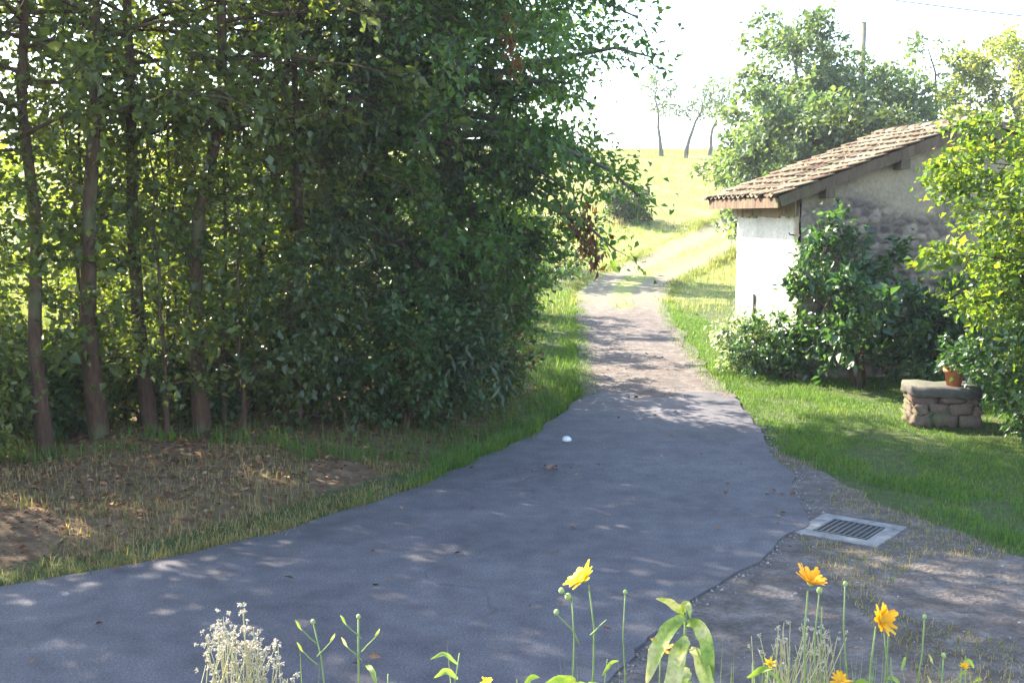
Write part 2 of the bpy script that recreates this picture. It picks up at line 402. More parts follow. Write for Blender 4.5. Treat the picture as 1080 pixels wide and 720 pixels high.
# dirt track: two ruts, grass between them further up
def arc(line, n):
    s = np.concatenate([[0], np.cumsum(np.linalg.norm(np.diff(line, axis=0), axis=1))]); t = np.linspace(0, s[-1], n)
    o = np.stack([np.interp(t, s, line[:, c]) for c in (0, 1)], 1)
    for _ in range(12): o[1:-1] = (o[:-2] + 2 * o[1:-1] + o[2:]) / 4
    return o
nn_ = 200; tl = arc(TRACK_L, nn_); tr = arc(TRACK_R, nn_); W = 14
jl = noise2(np.arange(nn_) * .9, np.zeros(nn_), 1) * .03; jr = noise2(np.arange(nn_) * .9, np.ones(nn_) * 9, 1) * .03
u = np.linspace(0, 1, W)
TV = []; ac = []; fr = []
for k in range(nn_):
    uu = u.copy(); uu[0] += jl[k]; uu[-1] += jr[k]
    q = tl[k] + (tr[k] - tl[k]) * uu[:, None]; TV.append(q); ac.append(u); fr.append(np.clip((q[:, 1] - 24) / 7, 0, 1))
TV = np.concatenate(TV); ac = np.concatenate(ac); fr = np.concatenate(fr)
rut = -.03 * np.exp(-((np.abs(ac - .5) - .28) / .1) ** 2) + .02
zz = gz(TV[:, 0], TV[:, 1]) + .02 + rut * .5
i, j = np.meshgrid(np.arange(W - 1), np.arange(nn_ - 1))
TQ = np.stack([j * W + i, j * W + i + 1, (j + 1) * W + i + 1, (j + 1) * W + i], -1).reshape(-1, 4)
trk = mesh_obj('dirt_track', np.column_stack([TV, zz]), TQ, M['track'], smooth=True, attrs={'across': ac, 'far': fr}); trk['kind'] = 'structure'
track_poly = np.vstack([tl, tr[::-1]])

# far pale hills beyond the crest
m, nt, out = nmat('far_hills'); n1 = noise(nt, pos(nt), .012, 5)
principled(nt, out, ramp(nt, n1, [(.35, (.05, .08, .05)), (.65, (.12, .15, .08))]), .95, .1); M['far_hills'] = m
hx = np.linspace(-900, 1100, 80); rows = []
for q, hz_ in ((0, 0), (.35, .75), (.6, 1), (1, .9)):
    rows.append(np.column_stack([hx, 620 + 300 * q + 0 * hx, -30 + hz_ * (86 + 26 * noise2(hx, hx * 0 + q * 40, .008))]))
HV = np.concatenate(rows)
i, j = np.meshgrid(np.arange(79), np.arange(3))
HQ = np.stack([j * 80 + i, j * 80 + i + 1, (j + 1) * 80 + i + 1, (j + 1) * 80 + i], -1).reshape(-1, 4)
hl = mesh_obj('far_hills', HV, HQ, m, smooth=True); hl['kind'] = 'structure'

# ------------------------------------------------------------------ grass
def blades(P, h, w, lean, rng, seg=1):
    n = len(P); a = rng.uniform(0, 6.283, n); d = np.stack([np.cos(a), np.sin(a), 0 * a], 1); s = np.stack([-np.sin(a), np.cos(a), 0 * a], 1)
    ln = rng.uniform(.1, 1, n)[:, None] * lean
    up = np.array([0, 0, 1.])
    b0 = P - s * w[:, None] / 2; b1 = P + s * w[:, None] / 2
    mid = P + up * (h * .6)[:, None] + d * ln * h[:, None] * .35
    tip = P + up * (h * (1 - .25 * ln[:, 0]))[:, None] + d * ln * h[:, None]
    m0 = mid - s * w[:, None] * .35; m1 = mid + s * w[:, None] * .35
    V = np.stack([b0, b1, m1, m0, tip], 1).reshape(-1, 3)
    k = np.arange(n)[:, None] * 5
    return V, k + np.array([[0, 1, 2, 3]]), k + np.array([[3, 2, 4]])
def scatter(box, n, rng): return np.stack([rng.uniform(box[0], box[1], n), rng.uniform(box[2], box[3], n)], 1)
def grass(name, P, h0, h1, w0, w1, lean, mat, rng, hmul=None):
    z = gz(P[:, 0], P[:, 1]); n = len(P)
    h = rng.uniform(h0, h1, n) * (1 if hmul is None else hmul)
    V, Q, T = blades(np.column_stack([P, z - .01]), h, rng.uniform(w0, w1, n), lean, rng)
    o = mesh_obj(name, V, [(4, Q), (3, T)], mat); o['kind'] = 'stuff'; return o

SHED = np.array([4.39, 16.82]); SA = R(10)
SX = np.array([math.cos(SA), math.sin(SA)]); SY = np.array([-math.sin(SA), math.cos(SA)])
shed_poly = np.array([SHED, SHED + SX * 5.5, SHED + SX * 5.5 + SY * 2.5, SHED + SY * 2.5])
def keep(P, *polys):
    k = np.ones(len(P), bool)
    for q in polys: k &= ~inside(P, q)
    return P[k]
r = np.random.default_rng(11)
# lawn on the right
lawn_poly = np.vstack([ROAD_R[-3:][::-1][:1] + [.05, 0], np.array([(3.08, 13.9), (3.0, 13.0)]), GRASS_EDGE[1:], np.array([(12, 16), (5, 17), (4.3, 20), (4.3, 26), (3.8, 26), (3.5, 22), (3.2, 18)])])
P = scatter((2.8, 9.5, 5.0, 26), 330000, r); P = P[inside(P, lawn_poly)]
worn = np.exp(-((P[:, 0] - 5.2) ** 2 / 1.2 + (P[:, 1] - 12.9) ** 2 / .25))
k = (noise2(P[:, 0], P[:, 1], 2.2) > -.55 + 1.6 * worn) | (r.uniform(0, 1, len(P)) < .25)
P = keep(P[k], shed_poly); ed = dist_poly(P, GRASS_EDGE); P = P[(ed > .35) | (r.uniform(0, 1, len(P)) < .25 + ed * 1.8)]
grass('lawn_grass', P, .025, .075, .005, .010, .9, M['grass_lawn'], r, 1 + .5 * noise2(P[:, 0], P[:, 1], 1.7).clip(-.8, 1.4))
# grass patches in the gravel
P = scatter((2.3, 6.5, 5, 12.5), 60000, r); P = P[inside(P, gr_poly)]
c = noise2(P[:, 0], P[:, 1], 1.5) + .9 * np.exp(-((P[:, 0] - 3.5) ** 2 + (P[:, 1] - 9.2) ** 2) / .5) - .8 * np.exp(-((P[:, 0] - 2.8) ** 2 + (P[:, 1] - 9) ** 2) / .45)
P = P[c > .3]; P = P[r.uniform(0, 1, len(P)) < .6]; P = keep(P, asphalt_poly, np.array([(2.22, 8.95), (2.82, 9.49), (3.41, 8.95), (2.75, 8.4)]))
grass('gravel_grass', P, .03, .08, .005, .009, .9, M['grass_verge'], r)
# left verge: dry, tufty
P = scatter((-12, 1.6, 2, 30), 420000, r); xlp = np.interp(P[:, 1], LEFT_ALL[:, 1], LEFT_ALL[:, 0]); d = dist_poly(P, LEFT_ALL)
sel = (P[:, 0] < xlp) & (d > .02) & (d < 4)
P = P[sel]; d = d[sel]
pr = np.where(P[:, 1] < 11.5, .42 + .4 * np.exp(-d / .9) + .3 * (noise2(P[:, 0], P[:, 1], 1.1) > .15) + .55 * np.exp(-((d - .25) / .38) ** 2), .55 * np.exp(-d / 1.6)) * (noise2(P[:, 0], P[:, 1], 1.8) > -.5)
P = P[r.uniform(0, 1, len(P)) < pr]; gy_ = P[:, 1] > 10.6 + .7 * noise2(P[:, 0], P[:, 1], 1.2)
e = np.repeat(lft, 70, 0) + r.normal(0, .055, (len(lft) * 70, 2)) + np.array([[-.05, .03]]); e = e[(noise2(e[:, 0], e[:, 1], 3.) > -.1) & (e[:, 1] > 4.5)]
P = np.vstack([P, e]); gy_ = np.concatenate([gy_, e[:, 1] > 10.2 + r.normal(0, .6, len(e))])
grass('dry_verge_grass', P[~gy_], .03, .12, .005, .010, 1.0, M['grass_verge'], r)
grass('green_verge_grass', P[gy_], .06, .22, .006, .011, .9, M['grass_lawn'], r)
# meadow
P = scatter((-16, 30, 22, 78), 230000, r); P = keep(P, shed_poly); P = P[r.uniform(0, 1, len(P)) < (26 / P[:, 1]) ** 1.0 + .25]
xlp = np.interp(P[:, 1], LEFT_ALL[:, 1], LEFT_ALL[:, 0])
tin = inside(P, track_poly)
tc = np.abs(P[:, 0] - np.interp(P[:, 1], (tl[:, 1] + tr[:, 1]) / 2, (tl[:, 0] + tr[:, 0]) / 2))
P = P[(~tin) | ((tc < .32) & (P[:, 1] > 26))]
P = P[noise2(P[:, 0], P[:, 1], .7) > -.9]
e = np.concatenate([np.repeat(tl, 160, 0), np.repeat(tr, 160, 0)]) + r.normal(0, .13, (nn_ * 320, 2)); e = e[(e[:, 1] > 15.4) & (e[:, 1] < 52)]
e = e[r.uniform(0, 1, len(e)) < np.clip(.55 + .5 * noise2(e[:, 0], e[:, 1], 1.6), .05, 1)]
grass('track_edge_grass', e[e[:, 1] < 27], .04, .14, .006, .012, 1.0, M['grass_lawn'], r)
P = np.vstack([P, e[e[:, 1] >= 27]])
grass('meadow_grass', P, .06, .24, .010, .024, .9, M['grass_meadow'], r, (.75 + .45 * noise2(P[:, 0], P[:, 1], .6).clip(-1, 1.5)) * (1 + .8 * (noise2(P[:, 0], P[:, 1], 2.6) > .7)))
P = scatter((-14, 28, 36, 72), 60000, r); P = P[(noise2(P[:, 0], P[:, 1], 1.3) > .75) & (~inside(P, track_poly))]
grass('meadow_tussocks', P, .3, .6, .014, .03, .8, M['grass_tussock'], r)
P = scatter((-16, -2, 13, 30), 90000, r); d = dist_poly(P, LEFT_ALL); xlp = np.interp(P[:, 1], LEFT_ALL[:, 1], LEFT_ALL[:, 0])
P = P[(P[:, 0] < xlp) & (d > 4.2)]
grass('meadow_grass', P, .08, .3, .010, .02, .9, M['grass_meadow'], r)

# ------------------------------------------------------------------ leaves and trees
def leaf_geo(p, d, nrm, l, w, fold=.25):
    d = unit(d); s = unit(np.cross(d, nrm)); n = np.cross(s, d)
    l = l[:, None]; w = w[:, None]
    mid = p + d * l * .42 - n * w * 0
    a = mid - s * w * .5 + n * w * fold; b = mid + s * w * .5 + n * w * fold
    tip = p + d * l - n * l * .12
    V = np.stack([p, a, tip, b], 1).reshape(-1, 3); k = np.arange(len(p))[:, None] * 4
    return V, np.concatenate([k + np.array([[0, 2, 1]]), k + np.array([[0, 3, 2]])])

def make_tree(seed, H=8., r0=.11, t0=.28, nl=26, env=None, rise=.5, droop=.25, twigs=22, per=13, tl=.55, leaf=(.09, .065), wob=.12, lean=(0, 0),
              epi=0, spread=.06, tfrac=1.0, up=.35, multi=1, base_spread=.25, dens=None, sides=7):
    r = np.random.default_rng(seed); nb = NB(); TS = []; TD = []; TLn = []
    for st in range(multi):
        K = 9; t = np.linspace(0, 1, K)
        la = np.array(lean, float) + (0 if multi == 1 else 1) * r.normal(0, base_spread, 2)
        o = np.zeros(2) if multi == 1 else r.normal(0, .12, 2)
        hh = H * (1 if st == 0 else r.uniform(.65, 1.0))
        w = np.cumsum(r.normal(0, wob, (K, 2)), 0) * np.sqrt(t)[:, None]; w[0] = 0
        TP = np.column_stack([o[0] + la[0] * hh * t ** 1.2 + w[:, 0], o[1] + la[1] * hh * t ** 1.2 + w[:, 1], hh * t])
        TP[0, 2] = -.15
        RR = r0 * (1 - .85 * t) * (1 if st == 0 else .8); RR[0] *= 1.35; RR[1] *= 1.05
        V, Q = tube_np(TP, RR, sides); nb.add(V, Q)
        for k in range(nl // multi):
            s = t0 + (1 - t0) * ((k + r.uniform(0, .9)) / (nl // multi))
            b = np.array([np.interp(s, t, TP[:, c]) for c in range(3)])
            az = k * 2.4 + r.normal(0, .5) + st; ln = (env(s) if env else 1.5) * r.uniform(.7, 1.15)
            e = rise + r.normal(0, .15) + .5 * max(0, s - .7)
            d = np.array([math.cos(az) * math.cos(e), math.sin(az) * math.cos(e), math.sin(e)])
            q = np.linspace(0, 1, 6)[:, None]
            LP = b + d * ln * q + np.array([0, 0, -1.]) * droop * ln * q ** 2 + np.cumsum(r.normal(0, .03 * ln, (6, 3)), 0) * q
            lr = np.interp(s, t, RR) * .45 * (1 - .85 * q[:, 0]) + .003
            V, Q = tube_np(LP, lr, 5); nb.add(V, Q)
            nt_ = max(3, int(twigs * (.4 + .6 * ln / (env(.5) if env else 1.5))))
            f = r.uniform(.18, 1, nt_) ** .8
            sp = np.stack([np.interp(f, q[:, 0], LP[:, c]) for c in range(3)], 1)
            td = unit(d[None] * .7 + r.normal(0, .75, (nt_, 3)) + np.array([0, 0, up * .3]))
            TS.append(sp); TD.append(td); TLn.append(tl * r.uniform(.5, 1.2, nt_) * (1.1 - .4 * f))
        if epi:
            f = r.uniform(.07, t0 + .1, epi); sp = np.stack([np.interp(f, t, TP[:, c]) for c in range(3)], 1)
            td = r.normal(0, 1, (epi, 3)); td[:, 2] = np.abs(td[:, 2]) * .5 + .1
            TS.append(sp); TD.append(unit(td)); TLn.append(r.uniform(.25, .85, epi))
    TS = np.concatenate(TS); TD = np.concatenate(TD); TLn = np.concatenate(TLn)
    # twigs as thin prisms
    q = np.array([0, .5, 1.])
    def tpos(i, s): return TS[i] + TD[i] * (TLn[i] * s)[:, None] - np.array([0, 0, 1.]) * (droop * 1.2 * TLn[i] * s ** 2)[:, None]
    idx = np.arange(len(TS)); idx = idx[r.uniform(0, 1, len(idx)) < tfrac]
    if len(idx):
        an = np.arange(3) * 2.094
        A = unit(np.cross(TD[idx], np.array([[.3, .2, .9]]))); B = np.cross(TD[idx], A)
        rings = []
        for s, rr in ((0, .006), (.55, .004), (1., .0015)):
            c = tpos(idx, np.full(len(idx), s)); rings.append(c[:, None] + rr * (np.cos(an)[None, :, None] * A[:, None] + np.sin(an)[None, :, None] * B[:, None]))
        V = np.stack(rings, 1).reshape(-1, 3); k = np.arange(len(idx))[:, None] * 9
        Q = np.concatenate([k + np.array([[a * 3 + b, a * 3 + (b + 1) % 3, a * 3 + 3 + (b + 1) % 3, a * 3 + 3 + b]]) for a in range(2) for b in range(3)])
        nb.add(V, Q)
    n = int(len(TS) * per); ii = r.integers(0, len(TS), n); s = r.uniform(.12, 1.05, n)
    p = tpos(ii, s) + r.normal(0, spread, (n, 3))
    ax = unit(TD[ii] * .8 + r.normal(0, .6, (n, 3)) + np.array([0, 0, -.35]))
    nr = unit(np.array([0, 0, 1.]) + r.normal(0, .55, (n, 3)))
    sz = r.uniform(.45, 1.25, n) * (r.uniform(.75, 1.2, len(TS))[ii])
    if dens is not None:
        k = r.uniform(0, 1, n) < dens(p); p, ax, nr, sz = p[k], ax[k], nr[k], sz[k]
    V, T = leaf_geo(p, ax, nr, leaf[0] * sz, leaf[1] * sz * r.uniform(.8, 1.15, len(sz)))
    return nb, V, T

def tree(name, label, cat, x, y, seed, mat, bark, group=None, rotz=0, stem='trunk', crown='crown', scale=1, **kw):
    o = thing(name, label, cat, (x, y, G(x, y)), rotz, group)
    nb, V, T = make_tree(seed, **kw)
    nb.build(stem, M[bark], o, smooth=True)
    mesh_obj(crown, V, [(3, T)], M[mat], o)
    o.scale = (scale,) * 3
    return o

GT = 'slender trees in a row on the left bank'
def env_sl(s): return .75 + 1.25 * math.sin(math.pi * min(1, max(0, (s - .1) / .95))) ** .8
rows = [  # x, y, radius, lean, seed, height, label
    (-5.35, 11.75, .085, (-.14, .02), 21, 8.6, 'thin dark trunk leaning out to the left, leftmost of the row of slender trees'),
    (-4.72, 10.95, .095, (-.03, .0), 22, 9.2, 'slender tree whose straight trunk is second from the left and nearest the leaf litter edge'),
    (-4.38, 11.5, .12, (.0, .0), 23, 9.4, 'sturdiest trunk among the slender trees at left, third from the photo edge'),
    (-3.98, 11.95, .105, (.0, .0), 24, 9.0, 'slender tree with upright trunk standing fourth from the left above leaf litter'),
    (-3.40, 11.9, .11, (.01, .0), 25, 9.3, 'slender tree with reddish brown trunk, fifth from left and sharpest against the bright gap'),
    (-3.12, 12.6, .075, (.02, .02), 26, 8.2, 'thinner trunk tucked just right of the reddish brown slender trunk'),
    (-2.66, 12.6, .08, (.05, .0), 27, 8.4, 'last slender tree of the row, half hidden by the dark undergrowth'),
    (-6.2, 12.7, .10, (-.05, .04), 28, 9.0, 'slender tree rising behind the leaning trunk at the far left edge'),
]
for x, y, r0, ln, sd, h, lab in rows:
    tree('slender_tree', lab, 'tree', x, y, sd, 'leaf_slender', 'bark', GT, H=h, r0=r0 * .76, t0=.34, nl=40, env=env_sl, rise=.3, droop=.3, twigs=8, per=15,
         tl=.6, leaf=(.105, .078), lean=ln, epi=72, wob=.17)
# more of the same row, just beyond the left edge of the photo: they shade the road
for q, (x, y, sd, lab) in enumerate([(-7.0, 8.7, 30, 'slender tree beyond the left edge, standing forward towards the camera'), (-7.6, 10.3, 31, 'slender tree beyond the left edge, closest to the road'), (-9.4, 9.6, 32, 'slender tree well beyond the left edge of the row'), (-8.6, 12.4, 33, 'slender tree beyond the left edge, set back towards the meadow')]):
    tree('slender_tree', lab, 'tree', x, y, sd, 'leaf_slender', 'bark', GT, H=9.4, r0=.12, t0=.27, nl=34, env=env_sl, rise=.35, droop=.3, twigs=20, per=20,
         tl=.7, leaf=(.12, .09), lean=(0, 0), epi=16, wob=.07)

for x, y, sd, h, ln, lab in [(-5.0, 12.6, 34, 4.6, (-.06, 0), 'thin sapling stem behind the leaning trunk and the second trunk'), (-4.15, 12.9, 35, 4.2, (.05, 0), 'thin sapling stem behind the sturdiest slender trunk'), (-3.7, 11.6, 36, 3.6, (-.04, 0), 'thin leafy sapling just left of the reddish brown trunk'),
                             (-2.95, 11.9, 37, 3.4, (.06, 0), 'thin leafy sapling right of the reddish brown trunk'), (-2.4, 12.2, 38, 3.8, (.02, 0), 'thin pale sapling stem at the edge of the dark undergrowth'), (-5.8, 11.9, 39, 4.4, (-.1, 0), 'thin sapling at the far left photo edge'), (-4.55, 11.9, 140, 5.0, (.03, 0), 'thin bare stem between the second trunk and the sturdiest trunk'), (-3.75, 12.4, 141, 5.2, (-.03, 0), 'slim stem right behind the fourth slender trunk'), (-3.25, 12.2, 142, 4.6, (.05, 0), 'slim stem leaning right beside the reddish brown trunk')]:
    tree('sapling', lab, 'sapling', x, y, sd, 'leaf_slender', 'bark', 'saplings between the slender trees', H=h, r0=.03, t0=.12, nl=22, env=lambda s: .62, rise=.45, droop=.3, twigs=9, per=9, tl=.38, leaf=(.09, .065), lean=ln, wob=.05, spread=.06)

# dark dense trees in the middle
def env_con(s): return .35 + 2.1 * (1 - s) ** .85 * min(1, .55 + s * 2.2)
tree('dark_conifer', 'tall dark conifer with drooping sprays in the middle of the tree belt', 'tree', -1.55, 13.9, 41, 'leaf_conifer', 'bark', None, H=10.5, r0=.17, t0=.08, nl=70,
     env=env_con, rise=.05, droop=.45, twigs=30, per=22, tl=.62, leaf=(.15, .04), spread=.06, tfrac=.5)
def env_big(s): return float(np.interp(s, [.1, .18, .28, .38, .5, .7, .9, 1], [.6, 1.05, 1.8, 2.4, 2.55, 2.3, 1.6, .8]))
tree('broadleaf_tree', 'big green broadleaf tree overhanging the lane at the right end of the belt', 'tree', -.7, 14.25, 42, 'leaf_big', 'bark_grey', None, H=9.6, r0=.2, t0=.13, nl=140,
     env=env_big, rise=.2, droop=.3, twigs=34, per=15, tl=.65, leaf=(.11, .066), spread=.10, tfrac=.5)
tree('dark_tree', 'dark dense tree between the slender trunks and the drooping conifer', 'tree', -2.75, 14.3, 43, 'leaf_dark', 'bark', None, H=9.4, r0=.14, t0=.1, nl=64,
     env=lambda s: .7 + 1.35 * math.sin(math.pi * min(1, s + .08)) ** .7, rise=.25, droop=.3, twigs=22, per=14, tl=.55, leaf=(.10, .06), spread=.06, tfrac=.5)
tree('hidden_tree', 'tree standing behind the belt whose shadow falls across the upper track', 'tree', -2.0, 34.0, 44, 'leaf_dark', 'bark', None, H=7.2, r0=.16, t0=.12, nl=40,
     env=lambda s: .6 + 1.5 * math.sin(math.pi * min(1, s + .1)) ** .7, rise=.25, droop=.3, twigs=20, per=10, tl=.7, leaf=(.2, .13), spread=.1, tfrac=.3)

# undergrowth along the foot of the belt
GS = 'shrubs at the foot of the tree belt'
for x, y, sd, h, w, mt, lab in [
    (-1.95, 12.4, 51, 1.9, .75, 'leaf_dark', 'dark rounded shrub at the foot of the last slender trunk'),
    (-1.25, 12.65, 52, 1.7, .75, 'leaf_shrub', 'leafy shrub bulging towards the asphalt below the conifer'),
    (-.72, 13.6, 53, 2.3, .8, 'leaf_dark', 'tall dark shrub under the conifer beside the green verge'),
    (-.7, 15.2, 54, 2.1, .8, 'leaf_shrub', 'shrub with some browned sprays below the big broadleaf tree'),
    (-.5, 17.3, 55, 2.5, .8, 'leaf_dark', 'dark shrub where the asphalt turns to gravel, under the overhanging crown'),
    (-.4, 19.8, 56, 2.6, .75, 'leaf_shrub', 'green hedge shrub lining the shaded gravel track'),
    (-.25, 22.4, 57, 2.6, .75, 'leaf_dark', 'darker hedge shrub lining the gravel track, next to last before the sunlit meadow'),
    (-.1, 24.9, 58, 2.5, .7, 'leaf_shrub', 'last hedge shrub before the sunlit meadow'),
    (-5.6, 10.55, 59, 1.25, .55, 'leaf_slender', 'low leafy bush at the left photo edge below the leaning trunk'),
    (-4.9, 12.0, 160, .9, .45, 'leaf_shrub', 'knee high leafy clump behind the second slender trunk'), (-4.15, 12.5, 161, 1.0, .45, 'leaf_slender', 'leafy clump at the foot of the sturdiest slender trunk'),
    (-3.6, 12.75, 162, .9, .4, 'leaf_shrub', 'leafy clump just left of the reddish brown trunk'), (-2.85, 12.75, 163, 1.2, .5, 'leaf_slender', 'leafy clump between the last slender trunks and the dark shrub')]:
    tree('shrub', lab, 'shrub', x, y, sd, mt, 'bark', GS, H=h, r0=.03, t0=.06, nl=40, env=lambda s, w=w: w * (.55 + .6 * math.sin(math.pi * min(1, s + .1))), rise=.45, droop=.25,
         twigs=14, per=13, tl=.36, leaf=(.085, .058), multi=4, base_spread=.22, spread=.05, tfrac=.5, stem='stem', crown='foliage', sides=5)
tree('dry_shrub', 'rusty brown half dead shrub between the dark shrub and the broadleaf tree foot', 'shrub', -.25, 15.9, 60, 'leaf_brown', 'bark', None, H=1.9, r0=.025, t0=.1, nl=26, env=lambda s: .5, rise=.6, droop=.1,
     twigs=10, per=7, tl=.35, leaf=(.08, .045), multi=4, base_spread=.2, stem='stem', crown='foliage', sides=5)
# sunlit bushes seen through the trunks
GB = 'sunlit bushes in the meadow behind the slender trees'
for x, y, sd, h, lab in [(-9.2, 17.5, 61, 3.4, 'sunlit yellow green bush behind the trees at the far left'), (-6.8, 19.0, 62, 3.6, 'sunlit bush glimpsed left of the sturdiest slender trunk'),
                         (-5.0, 17.6, 63, 3.0, 'sunlit bush glimpsed between the upright slender trunks'), (-12.0, 21.0, 64, 4.6, 'tall sunlit bush at the far left behind the belt'), (-8.2, 25.0, 65, 5.5, 'tallest sunlit bush far back behind the slender trunks'), (-4.4, 22.5, 66, 4.2, 'sunlit bush set back behind the reddish brown trunk')]:
    tree('meadow_bush', lab, 'bush', x, y, sd, 'leaf_sunny', 'bark', GB, H=h, r0=.04, t0=.08, nl=36, env=lambda s, h=h: h * .36 * (.5 + .7 * math.sin(math.pi * min(1, s + .1))), rise=.4, droop=.25,
         twigs=14, per=12, tl=.6, leaf=(.15, .11), multi=3, base_spread=.2, spread=.1, tfrac=.2, stem='stem', crown='foliage', sides=5)

# hanging spray of withered leaves on the broadleaf tree
bt = bpy.data.objects['broadleaf_tree']
def spray(name, root, tip, mat, n, rng, leaf, parent, curl=.2):
    root = np.array(root) - np.array(parent.location); tip = np.array(tip) - np.array(parent.location)
    q = np.linspace(0, 1, 8)[:, None]; LP = root + (tip - root) * q + np.array([.15, 0, .0]) * np.sin(q * 3.14) * curl
    nb = NB(); V, Q = tube_np(LP, np.linspace(.012, .003, 8), 5); nb.add(V, Q)
    b = nb.build(name, M['bark'], parent)
    s = rng.uniform(.25, 1.02, n); p = np.stack([np.interp(s, q[:, 0], LP[:, c]) for c in range(3)], 1) + rng.normal(0, .09, (n, 3))
    ax = unit(rng.normal(0, .5, (n, 3)) + np.array([0, 0, -1.])); nr = unit(rng.normal(0, 1, (n, 3)))
    V, T = leaf_geo(p, ax, nr, rng.uniform(.6, 1.2, n) * leaf[0], rng.uniform(.6, 1.2, n) * leaf[1])
    f = mesh_obj('withered_leaves', V, [(3, T)], M[mat], b); b['label'] = 'hanging branch with withered brown leaves'
r = np.random.default_rng(5)
spray('dead_branch', (.75, 14.9, 3.1), (1.08, 14.6, 2.05), 'leaf_brown', 130, r, (.15, .06), bt)
spray('dead_branch', (.45, 14.9, 3.0), (.95, 14.5, 2.35), 'leaf_brown', 90, r, (.13, .06), bt)
spray('dead_branch', (-.2, 12.9, 5.1), (.05, 12.6, 4.3), 'leaf_rust', 70, r, (.12, .05), bt)

# ------------------------------------------------------------------ right side plants
tree('lilac_bush', 'large sunlit yellow green bush at the right edge beside the shed', 'bush', 6.78, 12.9, 71, 'leaf_lilac', 'bark', None, H=3.95, r0=.05, t0=.12, nl=190,
     env=lambda s: float(np.interp(s, [.1, .25, .42, .75, 1], [.55, .8, 1.35, 1.45, .8])), rise=.4, droop=.3, twigs=18, per=16, tl=.5, leaf=(.10, .07), multi=6, base_spread=.13, spread=.06, tfrac=.5, stem='stem', crown='foliage', sides=6)
tree('low_bush', 'low dark leafy bush below the yellow green bush, right of the stone planter', 'bush', 6.15, 12.35, 72, 'leaf_climb', 'bark', None, H=1.25, r0=.025, t0=.05, nl=40,
     env=lambda s: .5, rise=.45, droop=.3, twigs=12, per=13, tl=.3, leaf=(.085, .06), multi=4, base_spread=.25, spread=.05, tfrac=.4, stem='stem', crown='foliage', sides=5)
tree('elder_shrub', 'tall dark shrub with glossy leaves growing against the stone gable', 'shrub', 5.15, 16.0, 73, 'leaf_climb', 'bark', None, H=2.45, r0=.035, t0=.15, nl=34,
     env=lambda s: .45 + .45 * math.sin(math.pi * min(1, s + .05)), rise=.5, droop=.3, twigs=12, per=11, tl=.42, leaf=(.14, .09), multi=5, base_spread=.16, spread=.06, tfrac=.7, stem='stem', crown='foliage', sides=5)
tree('elder_shrub', 'smaller shrub right of the tall one in the deep shade of the gable', 'shrub', 6.2, 16.1, 74, 'leaf_climb', 'bark', None, H=1.45, r0=.03, t0=.1, nl=30,
     env=lambda s: .5, rise=.5, droop=.3, twigs=12, per=11, tl=.4, leaf=(.13, .08), multi=5, base_spread=.2, spread=.06, tfrac=.7, stem='stem', crown='foliage', sides=5)
tree('pale_shrub', 'pale sunlit shrub in front of the white plastered shed wall', 'shrub', 3.88, 17.8, 75, 'leaf_blown_out', 'bark', None, H=.8, r0=.02, t0=.08, nl=34,
     env=lambda s: .4, rise=.5, droop=.25, twigs=11, per=11, tl=.3, leaf=(.10, .065), multi=5, base_spread=.22, spread=.05, tfrac=.6, stem='stem', crown='foliage', sides=5)
tree('pale_shrub', 'low leafy shrub hugging the lit foot of the shed corner', 'shrub', 4.15, 16.75, 76, 'leaf_climb', 'bark', None, H=1.0, r0=.02, t0=.08, nl=30,
     env=lambda s: .36, rise=.5, droop=.25, twigs=10, per=11, tl=.26, leaf=(.09, .06), multi=4, base_spread=.2, spread=.05, tfrac=.6, stem='stem', crown='foliage', sides=5)

# ------------------------------------------------------------------ trees behind the shed
GF = 'hazy trees on the slope behind the shed'
def env_f(s): return 1.0
for x, y, sd, h, w, mt, t0, lab in [
    (7.9, 31.8, 81, 4.9, 1.9, 'leaf_far', .12, 'grey green tree with low crown rising behind the left end of the shed roof'),
    (8.7, 36.0, 82, 6.9, 2.3, 'leaf_far', .15, 'tallest hazy tree, peaked crown, left of the utility pole'),
    (9.6, 30.5, 83, 4.4, 1.7, 'leaf_dark', .12, 'darkest small tree just above the roof behind the shed'),
    (11.6, 35.0, 84, 5.5, 2.3, 'leaf_far', .12, 'rounded tree behind the roof ridge in front of the utility pole'),
    (14.9, 38.5, 85, 6.5, 2.0, 'leaf_far', .2, 'thin airy tree with gaps right of the utility pole'),
    (16.6, 37.0, 86, 6.6, 2.4, 'leaf_far_lit', .12, 'tree coloured as if lit yellow at the right behind the large sunlit bush')]:
    tree('orchard_tree', lab, 'tree', x, y, sd, mt, 'bark_grey', GF, H=h, r0=.14, t0=t0, nl=60 if sd != 85 else 28, env=lambda s, w=w: w * (.5 + .6 * math.sin(math.pi * min(1, s * .93)) ** .6),
         rise=.4, droop=.25, twigs=22, per=12 if sd != 85 else 8, tl=.75, leaf=(.19, .13), spread=.1, tfrac=.3)
GC = 'crooked small fruit trees on the meadow crest'
for x, y, sd, h, ln, lab in [(8.05, 60, 91, 4.0, (-.05, 0), 'thin straight small tree, leftmost of the three on the crest'), (9.2, 59, 92, 3.8, (.5, 0), 'crooked small tree leaning strongly right on the crest'), (10.7, 60.5, 93, 3.6, (.10, 0), 'small tree on the crest nearest the tree clump')]:
    tree('fruit_tree', lab, 'tree', x, y, sd, 'leaf_far', 'bark_grey', GC, H=h, r0=.12, t0=.5, nl=12, env=lambda s: 1.0, rise=.5, droop=.2, twigs=12, per=8, tl=.7, leaf=(.17, .11), lean=ln, wob=.14, spread=.12)
